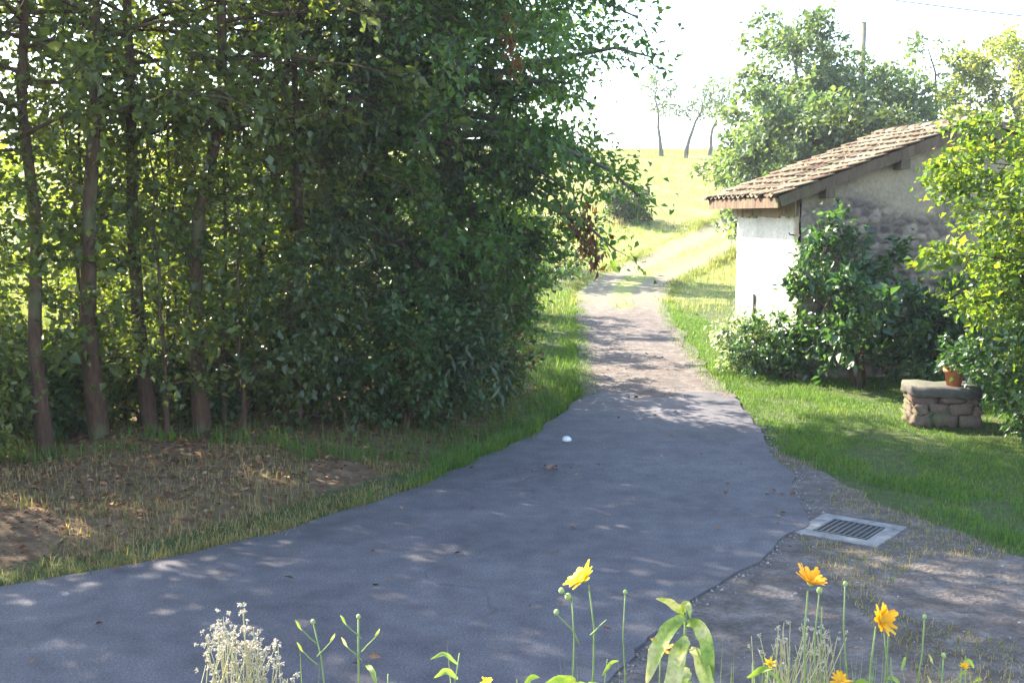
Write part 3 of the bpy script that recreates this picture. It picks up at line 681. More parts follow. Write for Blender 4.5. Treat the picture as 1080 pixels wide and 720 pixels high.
tree('meadow_shrub', 'round dark shrub alone on the sunny meadow slope', 'shrub', 4.3, 42.0, 95, 'leaf_dark', 'bark', None, H=1.3, r0=.03, t0=.05, nl=36, env=lambda s: .8, rise=.4, droop=.2, twigs=12, per=11, tl=.35, leaf=(.13, .09),
     multi=5, base_spread=.4, spread=.06, tfrac=.2, stem='stem', crown='foliage', sides=5)

# ------------------------------------------------------------------ utility pole and wire
M['pole'] = bark_mat('pole', (.09, .075, .06), (.2, .17, .14), 5)
po = thing('utility_pole', 'old wooden utility pole poking up above the hazy trees', 'pole', (14.05, 45, G(14.05, 45)))
hp = 10.35 - G(14.05, 45)
b = MB(); b.tube([(0, 0, -.3), (0, 0, hp * .5), (0, 0, hp)], [.15, .13, .11], 10); b.build('post', M['pole'], po, True)
b = MB(); b.tube([(0, 0, hp), (0, 0, hp + .03)], [.125, .06], 10); b.build('cap', M['bark_grey'], po)
M['wire'] = flat_mat('wire', (.03, .03, .03), (.05, .05, .05))
b = MB(); q = np.linspace(0, 1, 24); b.tube(np.column_stack([4 + 18 * q, 30 + 0 * q, 9.3 - 2.0 * q - 1.2 * q * (1 - q)]), np.full(24, .017), 5)
tag(b.build('power_cable', M['wire']), 'thin overhead cable crossing the white sky at top right', 'cable')

# ------------------------------------------------------------------ the shed
sz = G(*SHED) - .05
shed = thing('stone_shed', 'small rubble stone shed with tiled roof and white plastered eave wall', 'shed', (SHED[0], SHED[1], sz), SA)
TANR = math.tan(R(20)); OV = .45; RW = 2.75; EZ = 2.85
def roof_z(x): return EZ + (RW + OV - np.abs(np.asarray(x) - RW)) * TANR
r = np.random.default_rng(9)
# masonry: real relief stone by stone
def masonry(name, w, hfun, seed, mat, place, amp=.028, render=None, cell=(.30, .17), res=.035):
    r = np.random.default_rng(seed); nu = int(w / res) + 1; nv = int(hfun(w / 2) / res) + 1
    U, Vv = np.meshgrid(np.linspace(0, w, nu), np.linspace(0, 1, nv)); Hh = hfun(U); Zz = Vv * Hh
    sx, sy = np.meshgrid(np.arange(-1, w / cell[0] + 1), np.arange(-1, hfun(w / 2) / cell[1] + 2))
    sx = (sx + .5 * (sy % 2)) * cell[0] + r.uniform(-.36, .36, sx.shape) * cell[0]; sy = sy * cell[1] + r.uniform(-.36, .36, sy.shape) * cell[1]
    S = np.stack([sx.ravel(), sy.ravel()], 1); val = r.uniform(0, 1, len(S)); pr = r.uniform(-.5, 1, len(S))
    P = np.stack([U.ravel() + .03 * noise2(U.ravel(), Zz.ravel(), 9), Zz.ravel() + .02 * noise2(Zz.ravel(), U.ravel(), 9)], 1)
    f1 = np.full(len(P), 9.); f2 = f1.copy(); id1 = np.zeros(len(P), int)
    for k, s in enumerate(S):
        d = np.hypot((P[:, 0] - s[0]) / 1.5, P[:, 1] - s[1])
        c = d < f1; f2 = np.where(c, f1, np.minimum(f2, d)); id1[c] = k; f1 = np.where(c, d, f1)
    e = np.clip((f2 - f1) / .045, 0, 1); e = e * e * (3 - 2 * e)
    cov = np.zeros(len(P)) if render is None else np.clip(render(U.ravel(), Zz.ravel()), 0, 1)
    disp = (amp * e + .012 * pr[id1] * e) * (1 - .85 * cov) + cov * (amp * .9) + .006 * noise2(P[:, 0] * 5, P[:, 1] * 5, 4)
    X3 = place(U.ravel(), Zz.ravel(), disp)
    i, j = np.meshgrid(np.arange(nu - 1), np.arange(nv - 1))
    Q = np.stack([j * nu + i, j * nu + i + 1, (j + 1) * nu + i + 1, (j + 1) * nu + i], -1).reshape(-1, 4)
    return mesh_obj(name, X3, Q, mat, shed, smooth=True, attrs={'stone': val[id1], 'joint': 1 - e, 'render': cov})
def wall_mat(name, stops, joint, rend):
    m, nt, out = nmat(name); p = pos(nt); n = noise(nt, p, 22, 6, .7); n2 = noise(nt, p, 2.3, 5)
    col = ramp(nt, math_(nt, 'ADD', math_(nt, 'MULTIPLY', attr(nt, 'stone'), .75), math_(nt, 'MULTIPLY', n, .3)), stops)
    col = mix(nt, attr(nt, 'joint'), col, joint)
    rc = ramp(nt, n2, [(.3, tuple(c * .72 for c in rend)), (.7, rend)])
    col = mix(nt, attr(nt, 'render'), col, rc)
    col = mix(nt, 1., col, ramp(nt, n, [(.3, (.72, .72, .72)), (.7, (1.08, 1.08, 1.08))]), 'MULTIPLY')
    principled(nt, out, col, .92, .15, bump(nt, n, .6, .012)); return m
M['rubble'] = wall_mat('rubble', [(.1, (.085, .065, .06)), (.35, (.17, .13, .108)), (.7, (.26, .195, .15)), (.95, (.37, .295, .235))], (.21, .165, .125), (.37, .285, .195))
M['plaster'] = wall_mat('plaster', [(.1, (.30, .24, .17)), (.9, (.45, .37, .27))], (.40, .35, .27), (.78, .74, .66))
gable_h = lambda x: roof_z(x) - .085
def rend_g(x, z): return (-.05 + 1.1 * noise2(x, z * 1.3, 2.4) + 1.4 * (z - 2.4)) * 1.4
masonry('gable_wall', 5.5, gable_h, 1, M['rubble'], lambda a, z, d: np.column_stack([a, -d, z]), render=rend_g, cell=(.21, .13), amp=.035, res=.028)
masonry('rear_gable_wall', 5.5, gable_h, 2, M['rubble'], lambda a, z, d: np.column_stack([5.5 - a, 2.5 + d, z]), res=.06)
def rend_p(y, z): return np.clip((y - .14 - .06 * noise2(y * 0, z, 6)) * 9, 0, 1) * np.clip((z - .1 - .1 * noise2(y, z * 0, 5)) * 6, 0, 1)
w0 = lambda x: roof_z(0) - .085 + 0 * np.asarray(x)
pw = masonry('plastered_wall', 2.5, w0, 3, M['plaster'], lambda a, z, d: np.column_stack([-d, 2.5 - a, z]), render=lambda a, z: rend_p(2.5 - a, z), amp=.02)
pw['label'] = 'sunlit white plastered wall with bare stone at its corner'
masonry('far_eave_wall', 2.5, w0, 4, M['rubble'], lambda a, z, d: np.column_stack([5.5 + d, a, z]), res=.06)
M['wood_old'] = bark_mat('wood_old', (.06, .038, .025), (.15, .10, .065), 6)
M['wood_beige'] = bark_mat('wood_beige', (.24, .17, .11), (.40, .31, .21), 6)
M['dark'] = flat_mat('dark', (.02, .018, .016), (.04, .035, .03))
# weathered boards closing the wall under the eave
b = MB(); yy_ = .03
while yy_ < 2.44:
    w = random.uniform(.1, .16); b.box((-.055 + random.uniform(-.006, .006), yy_ + w / 2, 2.72 + random.uniform(-.02, .02)), (.025, w - .008, .36), jit=.003); yy_ += w
b.build('eave_boards', M['wood_beige'], shed)
b = MB(); b.box((-.05, 1.62, 1.0), (.02, .07, .52)); wsl = b.build('slit_shade', M['dark'], shed)  # dark box on the wall face, its colour stands for a slit's shade
for y_, z_ in ((.16, 2.26), (.2, 1.98)):
    b = MB(); b.tube([(0, y_, z_), (-.09, y_, z_ + .01), (-.12, y_ - .03, z_ + .04)], [.012, .011, .008], 6); b.build('iron_hook', M['dark'], shed, True)
# rafters, purlins, barge boards
SL = math.hypot(1, TANR); ang = math.atan(TANR)
def slope_box(b, x0, x1, y, w, h, drop):
    """beam lying under the roof slope from x0 to x1 (left slope)"""
    l = (x1 - x0) * SL; cx = (x0 + x1) / 2; cz = float(roof_z(cx)) - drop
    s = 1 if cx < RW else -1
    b.box((cx, y, cz), (l, w, h), Matrix.Rotation(-ang * s, 3, 'Y'))
for y_ in (-.16, .45, 1.05, 1.65, 2.25, 2.68):
    b = MB(); slope_box(b, -OV + .04, RW - .03, y_, .08, .10, .10); b.build('rafter', M['wood_old'], shed)
    b = MB(); slope_box(b, RW + .03, 2 * RW + OV - .04, y_, .08, .10, .10); b.build('rafter', M['wood_old'], shed)
for y_ in (-.235, 2.755):
    b = MB(); slope_box(b, -OV + .01, RW - .01, y_, .03, .16, .085); b.build('barge_board', M['wood_old'], shed)
    b = MB(); slope_box(b, RW + .01, 2 * RW + OV - .01, y_, .03, .16, .085); b.build('barge_board', M['wood_old'], shed)
b = MB()
for k in range(2):
    s = (-OV - .002, 2 * RW + OV + .002)[k]
b.box((-OV + .0, 1.26, float(roof_z(-OV)) - .10), (.03, 2.95, .15)); b.build('fascia', M['wood_old'], shed)
for x_ in (.35, 1.55, 2.75):
    b = MB(); b.box((x_, -.12, float(roof_z(x_)) - .24), (.15, .3, .15), jit=.004); b.build('purlin_end', M['wood_old'], shed)
# boarding under the tiles
b = MB(); slope_box(b, -OV, RW, 1.26, 2.98, .022, .032); b.build('roof_boarding', M['wood_old'], shed)
b = MB(); slope_box(b, RW, 2 * RW + OV, 1.26, 2.98, .022, .032); b.build('roof_boarding', M['wood_old'], shed)
# pantiles: real curved tiles in courses
def tiles(flip, seed):
    r = np.random.default_rng(seed); nb = NB(); course = .30; tw = .205
    nc = int((RW + OV) * SL / course) + 1; nw = int(3.06 / tw)
    for c in range(nc):
        for t in range(nw + 1):
            y0 = -.29 + t * tw + r.normal(0, .006); s0 = -.05 + c * course + r.normal(0, .012)
            s1 = min(s0 + course + .07, (RW + OV) * SL + .02); a = np.linspace(0, 1, 8)
            yy = y0 + a * (tw + .03); prof = .032 * np.sin(a * 2 * math.pi + .6)
            tilt = r.normal(0, .006); sk = r.normal(0, .01); V = []
            sag = .02 * math.sin(t * .5 + seed) * math.sin(c * .35)
            for s, zl in ((s0, .046), (s1, .006)):
                xx = (-OV + s / SL); zs = EZ + s / SL * TANR
                for k in range(8): V.append((xx - zl * .3, yy[k] + sk * (s - s0), zs + zl + prof[k] + tilt * k / 4 + sag))
            top = np.array(V); bot = top - np.array([0, 0, .017]); A = np.concatenate([top, bot])
            if flip: A[:, 0] = 2 * RW - A[:, 0]
            Q = []
            for k in range(7):
                Q += [(k, k + 1, 9 + k, 8 + k), (16 + k, 24 + k, 25 + k, 17 + k), (k, 16 + k, 17 + k, k + 1)]
            Q += [(0, 8, 24, 16), (7, 23, 31, 15)]
            nb.add(A, np.array(Q))
    return nb
M['tile'] = island_mat('tile', [(.15, (.075, .048, .033)), (.4, (.115, .076, .050)), (.65, (.155, .112, .075)), (.9, (.20, .165, .12))], 18, .9, .12, moss=(.15, .135, .09))
for fl in (0, 1): tiles(fl, 3 + fl).build('roof_slope', M['tile'], shed, smooth=True)
nb = NB()
for t in range(8):
    y0 = -.29 + t * .39; an = np.linspace(-.1, math.pi + .1, 9); V = []
    for y, rr in ((y0, .125), (y0 + .42, .105)):
        for a in an: V.append((RW + math.cos(a) * rr, y, float(roof_z(RW)) - .02 + math.sin(a) * rr * .8))
    nb.add(np.array(V), np.array([(k, k + 1, 10 + k, 9 + k) for k in range(8)]))
rd = nb.build('ridge_tiles', M['tile'], shed, smooth=True)
md = rd.modifiers.new('s', 'SOLIDIFY'); md.thickness = .015

# ------------------------------------------------------------------ stone planter, pot, drain, stones
M['stone'] = island_mat('stone', [(.1, (.07, .05, .04)), (.4, (.14, .09, .07)), (.65, (.18, .125, .10)), (.9, (.21, .18, .15))], 22, .92, .15, moss=(.07, .085, .035))
M['slab'] = island_mat('slab', [(.1, (.07, .06, .05)), (.9, (.125, .11, .09))], 18, .92, .15, moss=(.08, .09, .05))
px, py = 5.36, 13.55
pl = thing('stone_planter', 'low block of rough stones under a flat slab beside the lawn', 'stone planter', (px, py, G(px, py)), R(-6))
def rough_stone(name, c, d, mat, parent, rough=.035, rnd=.35):
    import bmesh
    bm = bmesh.new(); bmesh.ops.create_cube(bm, size=1)
    bmesh.ops.scale(bm, vec=d, verts=bm.verts)
    bmesh.ops.subdivide_edges(bm, edges=bm.edges[:], cuts=3, use_grid_fill=True)
    for _ in range(3): bmesh.ops.smooth_vert(bm, verts=bm.verts, factor=rnd, use_axis_x=True, use_axis_y=True, use_axis_z=True)
    for v in bm.verts: v.co += Vector((random.gauss(0, 1), random.gauss(0, 1), random.gauss(0, 1))) * min(d) * rough
    bmesh.ops.translate(bm, vec=c, verts=bm.verts)
    me = bpy.data.meshes.new(name); bm.to_mesh(me); bm.free(); me.materials.append(mat)
    me.polygons.foreach_set('use_smooth', np.ones(len(me.polygons), bool))
    o = bpy.data.objects.new(name, me); C.objects.link(o); o.parent = parent; return o
for (cx, cz, w, h) in [(-.33, .07, .27, .17), (-.02, .075, .36, .18), (.34, .07, .33, .16), (-.36, .215, .19, .13), (-.12, .22, .31, .14), (.22, .215, .34, .15), (.44, .20, .13, .14), (-.29, .335, .35, .12), (.08, .34, .37, .12), (.36, .335, .22, .13)]:
    k = rough_stone('stone_block', (0, 0, 0), (w, .64, h), M['stone'], pl, .10, .11); k.location = (cx, random.uniform(-.04, .03), cz); k.rotation_euler = (random.uniform(-.04, .04), random.uniform(-.06, .06), random.uniform(-.08, .08))
pl.scale = (.86, .9, 1)
rough_stone('stone_slab', (0, .0, .435), (1.02, .74, .13), M['slab'], pl, .075, .12)
M['terracotta'] = flat_mat('terracotta', (.38, .11, .045), (.52, .17, .07), 12, .75)
pt = thing('flower_pot', 'orange terracotta flower pot with a green plant standing on the stone slab', 'flower pot', (px + .11, py - .10, G(px, py) + .497))
prof = [(0, 0), (.085, 0), (.115, .17), (.13, .17), (.133, .215), (.118, .215), (.112, .18), (0, .18)]
b = MB(); n = 20; vs = [(q * math.cos(2 * math.pi * k / n), q * math.sin(2 * math.pi * k / n), z) for q, z in prof for k in range(n)]
b.add(vs, [(i * n + k, i * n + (k + 1) % n, (i + 1) * n + (k + 1) % n, (i + 1) * n + k) for i in range(len(prof) - 1) for k in range(n)])
b.build('pot', M['terracotta'], pt, True)
M['soil'] = flat_mat('soil', (.03, .022, .016), (.07, .05, .035), 60)
b = MB(); b.add([(.112 * math.cos(2 * math.pi * k / n), .112 * math.sin(2 * math.pi * k / n), .19) for k in range(n)], [tuple(range(n))]); b.build('soil', M['soil'], pt)
nb, V, T = make_tree(77, H=.42, r0=.008, t0=.15, nl=24, env=lambda s: .2, rise=.5, droop=.5, twigs=8, per=6, tl=.14, leaf=(.06, .045), multi=4, base_spread=.3, wob=.02, spread=.03, tfrac=.5, sides=4)
V = V * np.array([1, 1, 1]) + np.array([0, 0, .18])
mesh_obj('foliage', V, [(3, T)], M['leaf_climb'], pt)

M['concrete'] = flat_mat('concrete', (.10, .092, .083), (.26, .24, .215), 9, .9, .2, .5, .006)
M['iron'] = flat_mat('iron', (.025, .022, .02), (.05, .043, .038), 30, .6, .5)
dr = thing('storm_drain', 'square concrete framed storm drain with iron grate at the asphalt edge', 'drain', (2.82, 8.95, G(2.82, 8.95) - .004), R(-38))
o_, i_ = .36, .225; b = MB()
for c, d in (((0, (o_ + i_) / 2, 0), (2 * o_, o_ - i_, .05)), ((0, -(o_ + i_) / 2, 0), (2 * o_, o_ - i_, .05)), (((o_ + i_) / 2, 0, 0), (o_ - i_, 2 * i_ - .004, .05)), ((-(o_ + i_) / 2, 0, 0), (o_ - i_, 2 * i_ - .004, .05))): b.box(c, d, jit=.003)
b.build('concrete_frame', M['concrete'], dr, bevel=.008)
b = MB()
for s in (-1, 1): b.box((0, s * (i_ - .014), .013), (2 * i_ - .01, .022, .03)); b.box((s * (i_ - .014), 0, .013), (.022, 2 * i_ - .055, .03))
for k in range(8): b.box((-i_ + .055 + k * .0485, 0, .0125), (.020, 2 * i_ - .056, .028))
b.box((0, 0, .0105), (2 * i_ - .056, .02, .018))
b.build('grate', M['iron'], dr)
b = MB(); b.box((0, 0, .0165), (2 * i_ - .004, 2 * i_ - .004, .004)); b.build('pit_shade', M['dark'], dr)  # thin dark plate between the bars, painted as the shade of the pit
M['pebble'] = flat_mat('pebble', (.42, .41, .40), (.6, .6, .58), 30)
b = MB(); b.ball((0, 0, .02), .055, 12, 8, (1, .9, .7)); b.V = [(x + random.gauss(0, .002), y + random.gauss(0, .002), z + random.gauss(0, .002)) for x, y, z in b.V]; st = b.build('stone', M['pebble'], None, True); st.location = (.63, 12.45, G(.63, 12.45) + .025); tag(st, 'single small pale round lump on the asphalt', 'stone')  # small pale ball added for a round spot of unclear nature

# leaf litter under the trees and strewn on the asphalt
r = np.random.default_rng(15)
P = scatter((-9, 1, 5, 16), 60000, r); xlp = np.interp(P[:, 1], LEFT_ALL[:, 1], LEFT_ALL[:, 0]); d = dist_poly(P, LEFT_ALL)
k = (P[:, 0] < xlp) & (d > .15) & (d < 5) & (r.uniform(0, 1, len(P)) < np.clip(.1 + .5 * (d - .3) / 1.6, .04, .6)); P = P[k]
def litter(P, zoff, size):
    n = len(P); a = r.uniform(0, 6.283, n); dirs = np.stack([np.cos(a), np.sin(a), r.normal(0, .25, n)], 1)
    nr = unit(np.array([0, 0, 1.]) + r.normal(0, .4, (n, 3))); sz_ = r.uniform(.6, 1.2, n) * size
    return leaf_geo(np.column_stack([P, gz(P[:, 0], P[:, 1]) + zoff + r.uniform(0, .02, n)]), dirs, nr, sz_, sz_ * .65, .15)
V, T = litter(P, .012, .06)
M['litter'] = island_mat('litter', [(.1, (.10, .042, .024)), (.4, (.16, .072, .036)), (.7, (.22, .115, .055)), (.95, (.34, .22, .12))], 25, .9, .1)
o = mesh_obj('leaf_litter', V, [(3, T)], M['litter']); o['kind'] = 'stuff'
P = np.vstack([scatter((-3, 3, 6, 15), 60, r), np.column_stack([r.normal(.35, .16, 14), r.normal(11.0, .12, 14)]), np.column_stack([r.normal(1.8, .6, 40), r.normal(17.5, 1.6, 40)]), np.column_stack([r.normal(2.3, .25, 14), r.normal(9.3, .5, 14)])])
P = P[inside(P, asphalt_poly) | inside(P, track_poly)]; V, T = litter(P, .036, .07)
o = mesh_obj('fallen_leaves', V, [(3, T)], M['litter']); o['kind'] = 'stuff'
# loose pebbles on the gravel
P = scatter((0, 7, 4.5, 12), 1500, r); P = keep(P[inside(P, gr_poly)], asphalt_poly, np.array([(2.22, 8.95), (2.82, 9.49), (3.41, 8.95), (2.75, 8.4)]))
nb = NB(); oc = np.array([(1, 0, 0), (-1, 0, 0), (0, 1, 0), (0, -1, 0), (0, 0, 1), (0, 0, -1.)]); of = np.array([(0, 2, 4), (2, 1, 4), (1, 3, 4), (3, 0, 4), (2, 0, 5), (1, 2, 5), (3, 1, 5), (0, 3, 5)])
e = np.repeat(rgt, 9, 0) + np.abs(r.normal(0, .07, (len(rgt) * 9, 1))) * np.array([[.8, .3]]) + r.normal(0, .03, (len(rgt) * 9, 2)); P = np.vstack([P, e[(e[:, 1] > 5) & (e[:, 1] < 14)]])
zs = gz(P[:, 0], P[:, 1])
for q in range(len(P)):
    s = r.uniform(.004, .013) * r.uniform(.7, 1.3, 3); nb.add(oc * s + r.normal(0, .002, (6, 3)) + np.array([P[q, 0], P[q, 1], zs[q] + .013]), None, of)
M['pebbles'] = island_mat('pebbles', [(.1, (.11, .085, .08)), (.5, (.2, .165, .15)), (.95, (.36, .33, .31))], 40)
o = nb.build('gravel_stones', M['pebbles']); o['kind'] = 'stuff'

# ------------------------------------------------------------------ foreground flower bed
bed = thing('flower_bed', 'raised stone edged garden bed the foreground flowers grow in', 'flower bed', (.3, 2.0, 0))
b = MB()
for k in range(15):
    for c in range(5):
        b.box((-3.4 + k * .5 + .25 * (c % 2), .78, .1 + c * .205), (.47, .24, .19), jit=.012)
b.build('stone_edging', M['stone'], bed, bevel=.015)
V = []; q = 40
xs = np.linspace(-3.4, 3.7, q); ys = np.linspace(-1.0, .66, 12); A, B = np.meshgrid(xs, ys)
Zb = 1.05 + .03 * noise2(A, B, 3)
i, j = np.meshgrid(np.arange(q - 1), np.arange(11)); Q = np.stack([j * q + i, j * q + i + 1, (j + 1) * q + i + 1, (j + 1) * q + i], -1).reshape(-1, 4)
mesh_obj('soil', np.stack([A, B, Zb], -1).reshape(-1, 3), Q, M['soil'], bed, True)
BZ = 1.03

M['petal'] = leaf_mat('petal', [(.2, (.60, .38, .012)), (.6, (.75, .50, .02)), (.9, (.82, .62, .05))], (1.1, 1.1, .9), .4, .5, .25)
M['petal_orange'] = leaf_mat('petal_orange', [(.2, (.62, .28, .008)), (.6, (.74, .38, .012)), (.9, (.8, .46, .02))], (1.1, 1.1, .9), .4, .5, .25)
M['disc'] = flat_mat('disc', (.35, .16, .01), (.55, .28, .02), 300)
M['plant_leaf'] = leaf_mat('plant_leaf', [(.2, (.10, .17, .025)), (.6, (.17, .24, .045)), (.9, (.27, .28, .09))], (1.7, 1.7, .8), .4, .4, .5)
m, nt, out = nmat('curled_leaf'); n = noise(nt, pos(nt), 14, 4); n2 = noise(nt, pos(nt), 90, 3)
col = ramp(nt, n, [(.36, (.13, .22, .025)), (.5, (.27, .32, .05)), (.62, (.48, .43, .17)), (.74, (.36, .22, .09))])
col = mix(nt, 1., col, ramp(nt, n2, [(.3, (.7, .7, .7)), (.6, (1.1, 1.1, 1.1))]), 'MULTIPLY')
b_ = nt.nodes.new('ShaderNodeBsdfPrincipled'); L(nt, col, b_.inputs[0]); b_.inputs['Roughness'].default_value = .5
t_ = nt.nodes.new('ShaderNodeBsdfTranslucent'); L(nt, col, t_.inputs[0]); x_ = nt.nodes.new('ShaderNodeMixShader'); x_.inputs[0].default_value = .4
L(nt, b_.outputs[0], x_.inputs[1]); L(nt, t_.outputs[0], x_.inputs[2]); L(nt, x_.outputs[0], out.inputs[0]); M['curled_leaf'] = m
M['bud'] = flat_mat('bud', (.17, .22, .07), (.28, .33, .13), 80)
M['fluff'] = leaf_mat('fluff', [(.2, (.24, .20, .12)), (.55, (.38, .34, .25)), (.9, (.58, .55, .48))], (1., 1., 1.), .35, .8, .1)

def basis(n):
    n = Vector(n).normalized(); a = n.orthogonal().normalized(); return a, n.cross(a), n
def flower_head(parent, c, nrm, rad, mat, seed, petals=15, cup=.25, name='flower_head'):
    rr = random.Random(seed); a, b_, n = basis(nrm); c = Vector(c); o = MB()
    for k in range(petals):
        t = 2 * math.pi * k / petals + rr.uniform(-.12, .12); d = a * math.cos(t) + b_ * math.sin(t); s = n.cross(d)
        l = rad * (rr.uniform(.85, 1.1) if k % 2 else rr.uniform(.6, .95)); w = rad * rr.uniform(.28, .4); cu = cup * rr.uniform(.4, 1.8) + (0 if k % 2 else .25)
        p = [c + d * rad * .2, c + d * l * .6 + n * l * cu * .5, c + d * l + n * l * cu * rr.uniform(.6, 1.1)]
        o.add([p[0] - s * w * .3, p[0] + s * w * .3, p[1] + s * w * .55, p[1] - s * w * .55, p[2] + s * w * .32, p[2] - s * w * .32, p[2] + d * w * .25],
              [(0, 1, 2, 3), (3, 2, 4, 5), (5, 4, 6)])
    h = o.build(name, M[mat], parent)
    e = MB(); q = []
    e.ball((0, 0, 0), rad * .27, 10, 6, (1, 1, .55)); e.V = [tuple(c + a * v[0] + b_ * v[1] + n * (v[2] + rad * .04)) for v in e.V]
    e.build('disc', M['disc'], h, True)
    e = MB(); e.tube([c - n * rad * .28, c - n * rad * .1, c + n * rad * .02], [rad * .08, rad * .24, rad * .28], 8); e.build('calyx', M['bud'], h, True)
    return h
def stem_pts(p0, p1, bend=(0, 0), n=9):
    q = np.linspace(0, 1, n)[:, None]; p0 = np.array(p0); p1 = np.array(p1)
    l = float(np.linalg.norm(p1 - p0)); a = random.uniform(0, 6.28); k = l * .018
    return p0 + (p1 - p0) * q + np.array([bend[0], bend[1], 0]) * np.sin(q * math.pi) + np.concatenate([np.sin(q * 7 + a) * k, np.cos(q * 6 + a) * k, 0 * q], 1) * np.sin(q * math.pi) ** .5
def add_stem(parent, p0, p1, r=.0028, bend=(0, 0), mat='stem'):
    r *= .78
    b = MB(); b.tube(stem_pts(p0, p1, bend), np.linspace(r * 1.25, r * .85, 9), 6); return b.build('stem', M[mat], parent, True)
def bud(parent, c, r=.007):
    b = MB(); b.ball(c, r, 8, 6, (1, 1, 1.15)); return b.build('bud', M['bud'], parent, True)
def ribbon(parent, pts, w, mat='curled_leaf', side=(0, -1, .3), vf=.45, name='leaf'):
    """long leaf along a curve, folded along its midrib"""
    P = np.array(pts, float); t = np.concatenate([[0], np.cumsum(np.linalg.norm(np.diff(P, axis=0), axis=1))]); q = np.linspace(0, t[-1], 14)
    P = np.stack([np.interp(q, t, P[:, c]) for c in range(3)], 1)
    for _ in range(3): P[1:-1] = (P[:-2] + 2 * P[1:-1] + P[2:]) / 4
    T = unit(np.gradient(P, axis=0)); up = np.tile(np.array(side, float), (14, 1)); S = unit(np.cross(T, up)); Nn = np.cross(S, T)
    u = np.linspace(0, 1, 14); pw = w * .36 * np.sin(math.pi * np.clip(u * .93 + .06, 0, 1)) ** .8; tw = .5 * np.sin(u * 4 + w * 200); S = S * np.cos(tw)[:, None] + Nn * np.sin(tw)[:, None]; Nn = np.cross(S, T); pw[-1] = .0005
    wv = 1 + .12 * np.sin(u * 22)
    Lf = P + S * (pw * wv)[:, None] + Nn * (pw * vf)[:, None]; Rt = P - S * pw[:, None] + Nn * (pw * vf)[:, None]
    V = np.concatenate([Lf, P, Rt]); Q = np.array([(k, k + 1, 15 + k, 14 + k) for k in range(13)] + [(14 + k, 15 + k, 29 + k, 28 + k) for k in range(13)])
    return mesh_obj(name, V, Q, M[mat], parent, True)
GFl = 'yellow flowers in the foreground bed'
def plant(name, label, cat, base, group=None): return thing(name, label, cat, base, 0, group)
def loc(o, p): return (p[0] - o.location[0], p[1] - o.location[1], p[2] - o.location[2])

# tall yellow flower with side buds, left of the big curled leaves
f = plant('yellow_flower', 'tall bright yellow daisy tilted left with buds on side stems, leftmost of the tall blooms', 'flower', (.165, 2.3, BZ), GFl)
add_stem(f, (0, 0, 0), loc(f, (.166, 2.3, 1.812)), .0032, (.012, 0))
flower_head(f, loc(f, (.152, 2.295, 1.828)), (-.55, -.15, .62), .036, 'petal', 1, 24, .3)
add_stem(f, (-.015, 0, 0), loc(f, (.13, 2.31, 1.782)), .0026, (.012, 0)); bud(f, loc(f, (.122, 2.31, 1.783)), .0075); bud(f, loc(f, (.107, 2.3, 1.80)), .0065)
add_stem(f, loc(f, (.128, 2.308, 1.78)), loc(f, (.107, 2.3, 1.80)), .0018)
add_stem(f, loc(f, (.146, 2.3, 1.68)), loc(f, (.097, 2.29, 1.752)), .002, (.006, 0)); bud(f, loc(f, (.096, 2.29, 1.756)), .006)
add_stem(f, loc(f, (.17, 2.3, 1.70)), loc(f, (.205, 2.3, 1.735)), .002)
ribbon(f, [loc(f, q) for q in ((.145, 2.3, 1.58), (.125, 2.28, 1.615), (.09, 2.26, 1.618), (.06, 2.25, 1.60))], .03)
ribbon(f, [loc(f, q) for q in ((.15, 2.3, 1.55), (.155, 2.27, 1.605), (.13, 2.25, 1.595), (.115, 2.24, 1.56))], .035)
ribbon(f, [loc(f, q) for q in ((.165, 2.3, 1.53), (.175, 2.27, 1.6), (.165, 2.25, 1.615), (.15, 2.23, 1.575))], .03)
ribbon(f, [loc(f, q) for q in ((.14, 2.3, 1.52), (.11, 2.27, 1.585), (.08, 2.26, 1.58), (.055, 2.25, 1.545))], .034)
# upper right blooms
f = plant('yellow_flower', 'golden daisy on tall twin stems right of centre with a raised crown of petals', 'flower', (.642, 2.3, BZ), GFl)
add_stem(f, (0, 0, 0), loc(f, (.640, 2.3, 1.80)), .003, (.004, 0)); add_stem(f, (.03, .01, 0), loc(f, (.668, 2.31, 1.795)), .0024, (-.002, 0)); add_stem(f, (.05, .01, 0), loc(f, (.675, 2.31, 1.76)), .0022)
flower_head(f, loc(f, (.646, 2.3, 1.818)), (.15, -.25, .9), .034, 'petal_orange', 2, 24, .55)
bud(f, loc(f, (.668, 2.31, 1.797)), .007)
f = plant('yellow_flower', 'golden daisy turned sideways, lower than its taller neighbour on the left', 'flower', (.795, 2.3, BZ), GFl)
add_stem(f, (0, 0, 0), loc(f, (.790, 2.3, 1.72)), .003, (-.008, 0)); add_stem(f, (.03, .01, 0), loc(f, (.822, 2.31, 1.72)), .0024); add_stem(f, (.02, .01, 0), loc(f, (.812, 2.31, 1.70)), .002, (.01, 0))
flower_head(f, loc(f, (.800, 2.3, 1.735)), (.6, -.62, .4), .034, 'petal_orange', 3, 24, .35)
